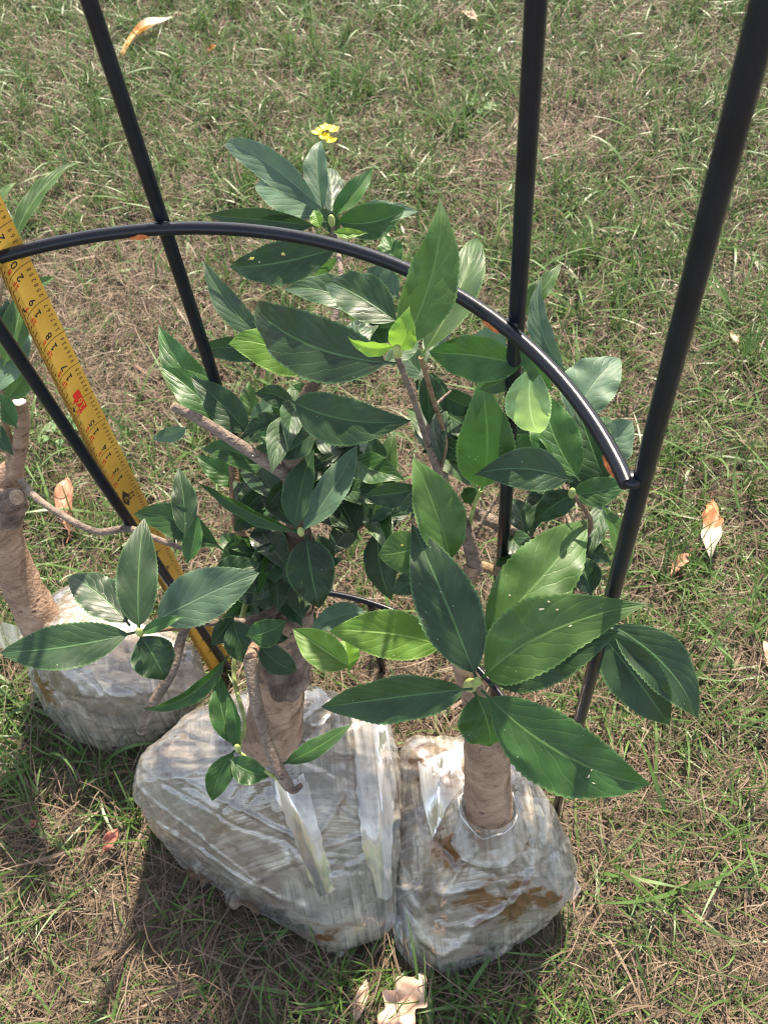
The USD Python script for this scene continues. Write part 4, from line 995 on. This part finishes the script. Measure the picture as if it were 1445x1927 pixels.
# buds at the shoot tips
for k_, px, py, z in (('C', 899, 1283, .376), ('B', 262, 1190, .333), ('B', 566, 1001, .35), ('B', 624, 415, .47), ('C', 748, 660, .525), ('B', 447, 1408, .25), ('C', 1076, 928, .392)):
    t = trimesh.creation.icosphere(2, 1.0)
    t.vertices = t.vertices * [.0022, .0022, .0045] + at(px, py, z)
    part(shrub[k_], 'bud', t, twig_green, True)

# ------------------------------------------------------------------ fallen leaves, flower, weed
def dry_mat(name, c0, c1, c2, pale=(2.0, 2.1)):
    return mat(name, {'pu': ('map_range', {'from_min': pale[0], 'from_max': pale[1], 'clamp': True}), 'pm': ('mix_color', {'b': (.58, .49, .4)}),
                      'g': ('texture_coordinate', {}), 'n': ('noise_texture', {'scale': 90.0, 'detail': 5.0}), 's': ('separate_xyz', {}), 'd': ('math', {'math_type': 'subtract', 'value2': .5}), 'ab': ('math', {'math_type': 'absolute'}),
                      'v': ('map_range', {'from_min': .01, 'from_max': .04, 'to_min': .7, 'to_max': 0.0, 'clamp': True}),
                      'r': ('rgb_ramp', {'ramp': [(.3, c0), (.55, c1), (.75, c2)]}), 'mx': ('mix_color', {'b': c0}), 'b': ('bump', {'strength': .6, 'distance': .001}),
                      'p': ('principled_bsdf', {'roughness': .6}), 't': ('translucent_bsdf', {}), 'm': ('mix_closure', {'fac': .25})},
               [('g.object', 'n.vector'), ('g.UV', 's.vector'), ('s.y', 'd.value1'), ('d.value', 'ab.value1'), ('ab.value', 'v.value'), ('n.fac', 'r.fac'), ('r.color', 'mx.a'), ('v.result', 'mx.fac'), ('n.fac', 'b.height'), ('b.normal', 'p.normal'),
                ('s.x', 'pu.value'), ('pu.result', 'pm.fac'), ('mx.result', 'pm.a'), ('pm.result', 'p.base_color'), ('pm.result', 't.color'), ('p.BSDF', 'm.closure1'), ('t.BSDF', 'm.closure2')], 'm.closure')


dry_two = dry_mat('dry_two', (.25, .075, .03), (.45, .17, .07), (.55, .27, .13), (.52, .62))
dry_half = dry_mat('dry_half', (.3, .12, .02), (.55, .26, .06), (.7, .42, .16), (.55, .4))
dry_orange = dry_mat('dry_orange', (.28, .10, .02), (.55, .24, .05), (.75, .45, .16))
dry_brown = dry_mat('dry_brown', (.2, .085, .045), (.42, .2, .12), (.56, .34, .24))
dry_tan = dry_mat('dry_tan', (.36, .22, .15), (.55, .38, .28), (.66, .5, .4))
dry_red = dry_mat('dry_red', (.2, .06, .045), (.38, .13, .09), (.5, .22, .16))


def fallen(px0, py0, px1, py1, wpx, look, label, curl=.5, lobes=0.0, seed=0, z=.014, twist=.3):
    g = np.random.default_rng(900 + seed)
    B, T = at(px0, py0, z), at(px1, py1, z + .006)
    L = np.linalg.norm(T - B); ax = (T - B) / L
    up = unit(np.array([0, 0, 1.0]) - ax * ax[2]); side = np.cross(up, ax)
    W = wpx * pix((B + T) / 2)[2] / F
    u, v = np.linspace(0, 1, 41), np.linspace(-1, 1, 9)
    pr = np.sin(np.pi * np.clip(u, 0, 1) ** .9) ** .75
    if lobes:
        pr = pr * (1 - lobes * (.5 + .5 * np.cos(u * 6.28 * 3.3 + .6)))
    hw = np.maximum(pr * W / 2, .0006)
    P = np.empty((41, 9, 3))
    for j, vj in enumerate(v):
        a = curl * vj * (0.7 + .6 * u)
        tw = twist * (u - .3)
        lat = hw * np.sin(a + 1e-6) / max(curl, .05) if curl > .05 else hw * vj
        hgt = hw * (1 - np.cos(a)) / max(curl, .05) + .1 * L * np.sin(np.pi * u) + .12 * W * np.sin(9 * u + vj * 2)
        P[:, j] = B + ax * (u * L)[:, None] + side * (lat * np.cos(tw) - hgt * np.sin(tw))[:, None] + up * (np.abs(lat) * np.sin(np.abs(tw)) + hgt * np.cos(tw))[:, None]
    P[..., 2] = np.maximum(P[..., 2], .006)
    uv = np.stack(np.meshgrid(u, (v + 1) / 2, indexing='ij'), -1).reshape(-1, 2)
    t = thing('fallen_leaf', label, 'fallen leaf', (B[0], B[1], 0), 'dry leaves fallen on the lawn')
    part(t, 'blade', (P.reshape(-1, 3), grid_faces(41, 9)), look, True, uv)
    sp = spline([B + ax * L * .08 + up * .002, B - ax * L * .08 + up * .001, B - ax * L * .2 + side * L * .05], 5)
    part(t, 'stalk', tube(sp, .0007, 6), dry_brown, True)


fallen(330, 32, 228, 104, 26, dry_half, 'curled orange dry leaf in the grass beside the far left stake', .9, 0, 1)
fallen(1338, 942, 1335, 1050, 46, dry_two, 'orange and pale dry leaf in the grass right of the right stake', .7, .25, 2)
fallen(1298, 1040, 1262, 1085, 26, dry_brown, 'small curled brown dry leaf just below the orange one', .9, .2, 3)
fallen(1458, 1270, 1440, 1205, 34, dry_tan, 'pale tan dry leaf cut by the right edge of the picture', .4, .1, 4)
fallen(130, 1000, 124, 898, 40, dry_brown, 'long curled brown dry leaf between left trunk and tape measure', .9, 0, 5)
fallen(196, 1605, 222, 1560, 28, dry_red, 'small reddish brown dry leaf left of the middle root ball', .5, .15, 6)
fallen(56, 1560, 70, 1545, 16, dry_red, 'tiny red dry leaf fragment near the lower left edge', .5, 0, 7)
fallen(715, 1945, 800, 1835, 88, dry_tan, 'large pinkish tan lobed dry leaf below the right root ball', .4, .42, 8)
fallen(668, 1925, 690, 1845, 28, dry_tan, 'narrow tan dry leaf beside the large lobed dry leaf', .8, .1, 9)
fallen(865, 22, 897, 38, 18, dry_tan, 'small tan dry leaf at the top edge near the centre', .5, 0, 10)
fallen(390, 100, 408, 84, 12, dry_orange, 'tiny orange leaf scrap right of the curled orange leaf', .5, 0, 11)

fallen(1376, 625, 1386, 648, 17, dry_tan, 'tiny pale leaf scrap in the grass right of the right stake', .6, 0, 12)

petal_m = mat('petal_yellow', {'p': ('principled_bsdf', {'base_color': (.85, .68, .02), 'roughness': .5}), 't': ('translucent_bsdf', {'color': (.9, .75, .03)}), 'm': ('mix_closure', {'fac': .35})}, [('p.BSDF', 'm.closure1'), ('t.BSDF', 'm.closure2')], 'm.closure')
fc = at(614, 252, .085)
fl = thing('yellow_flower', 'small bright yellow wildflower in the lawn behind the top leaves', 'flower', (fc[0], fc[1], 0))
part(fl, 'stem', tube(spline([[fc[0] + .01, fc[1] + .01, 0], [fc[0] + .004, fc[1] + .006, .05], fc], 6), .0011, 8), twig_green, True)
g3 = np.random.default_rng(3)
for hx, hy, hz in ((-.012, .004, .002), (.0, .006, .006), (.011, .002, .004), (-.003, -.006, .0), (.006, -.012, -.003)):
    c0 = fc + [hx, hy, hz]
    for j in range(5):
        a = j * 1.2566 + g3.uniform(0, .6)
        d = np.array([math.cos(a), math.sin(a), .25]); s_ = np.array([-math.sin(a), math.cos(a), 0])
        u = np.linspace(0, 1, 6); w = .0042 * np.sin(np.pi * np.clip(u * .85 + .1, 0, 1))
        P = np.stack([c0 + d * (u * .0085)[:, None] - s_ * w[:, None], c0 + d * (u * .0085)[:, None] + [0, 0, .0008], c0 + d * (u * .0085)[:, None] + s_ * w[:, None]], 1)
        part(fl, 'petal', (P.reshape(-1, 3), grid_faces(6, 3)), petal_m, True)

weed_leaf = leaf_mat('weed_leaf', (.09, .2, .07), (.12, .22, .09), (.16, .28, .11), .3, .45)


def weed(px, py, label, n, size, seed, category='weed'):
    g = np.random.default_rng(seed)
    c = at(px, py, .004)
    t = thing('lawn_weed', label, category, c, 'broad-leaved weeds in the lawn')
    for j in range(n):
        a = j * 6.283 / n + g.uniform(-.3, .3); r0, L = size * g.uniform(.4, .9), size * g.uniform(.8, 1.1)
        d = np.array([math.cos(a), math.sin(a), g.uniform(.1, .5)]); d = unit(d); s_ = np.array([-math.sin(a), math.cos(a), 0])
        u = np.linspace(0, 1, 9); v = np.linspace(-1, 1, 5)
        w = L * .38 * np.sin(np.pi * u ** .8) ** .7
        b0 = c + d * r0 + [0, 0, .006]
        P = b0 + d * (u * L)[:, None, None] + s_ * (w[:, None] * v)[..., None] + np.array([0, 0, 1.0]) * (.2 * np.abs(v)[None] * w[:, None] - .25 * L * (u ** 2)[:, None])[..., None]
        uv = np.stack(np.meshgrid(u, (v + 1) / 2, indexing='ij'), -1).reshape(-1, 2)
        part(t, 'leaf', (P.reshape(-1, 3), grid_faces(9, 5)), weed_leaf, True, uv)
        part(t, 'stalk', tube([c, b0], .0006, 6), twig_green, True)


weed(118, 822, 'low round-leaved green weed between left trunk and black stake', 5, .018, 1)
weed(905, 205, 'low green weed in the grass left of the middle stake at top', 6, .016, 2)

print('leaf sizes cm:', sorted(report)[:6], sorted(report)[-6:])
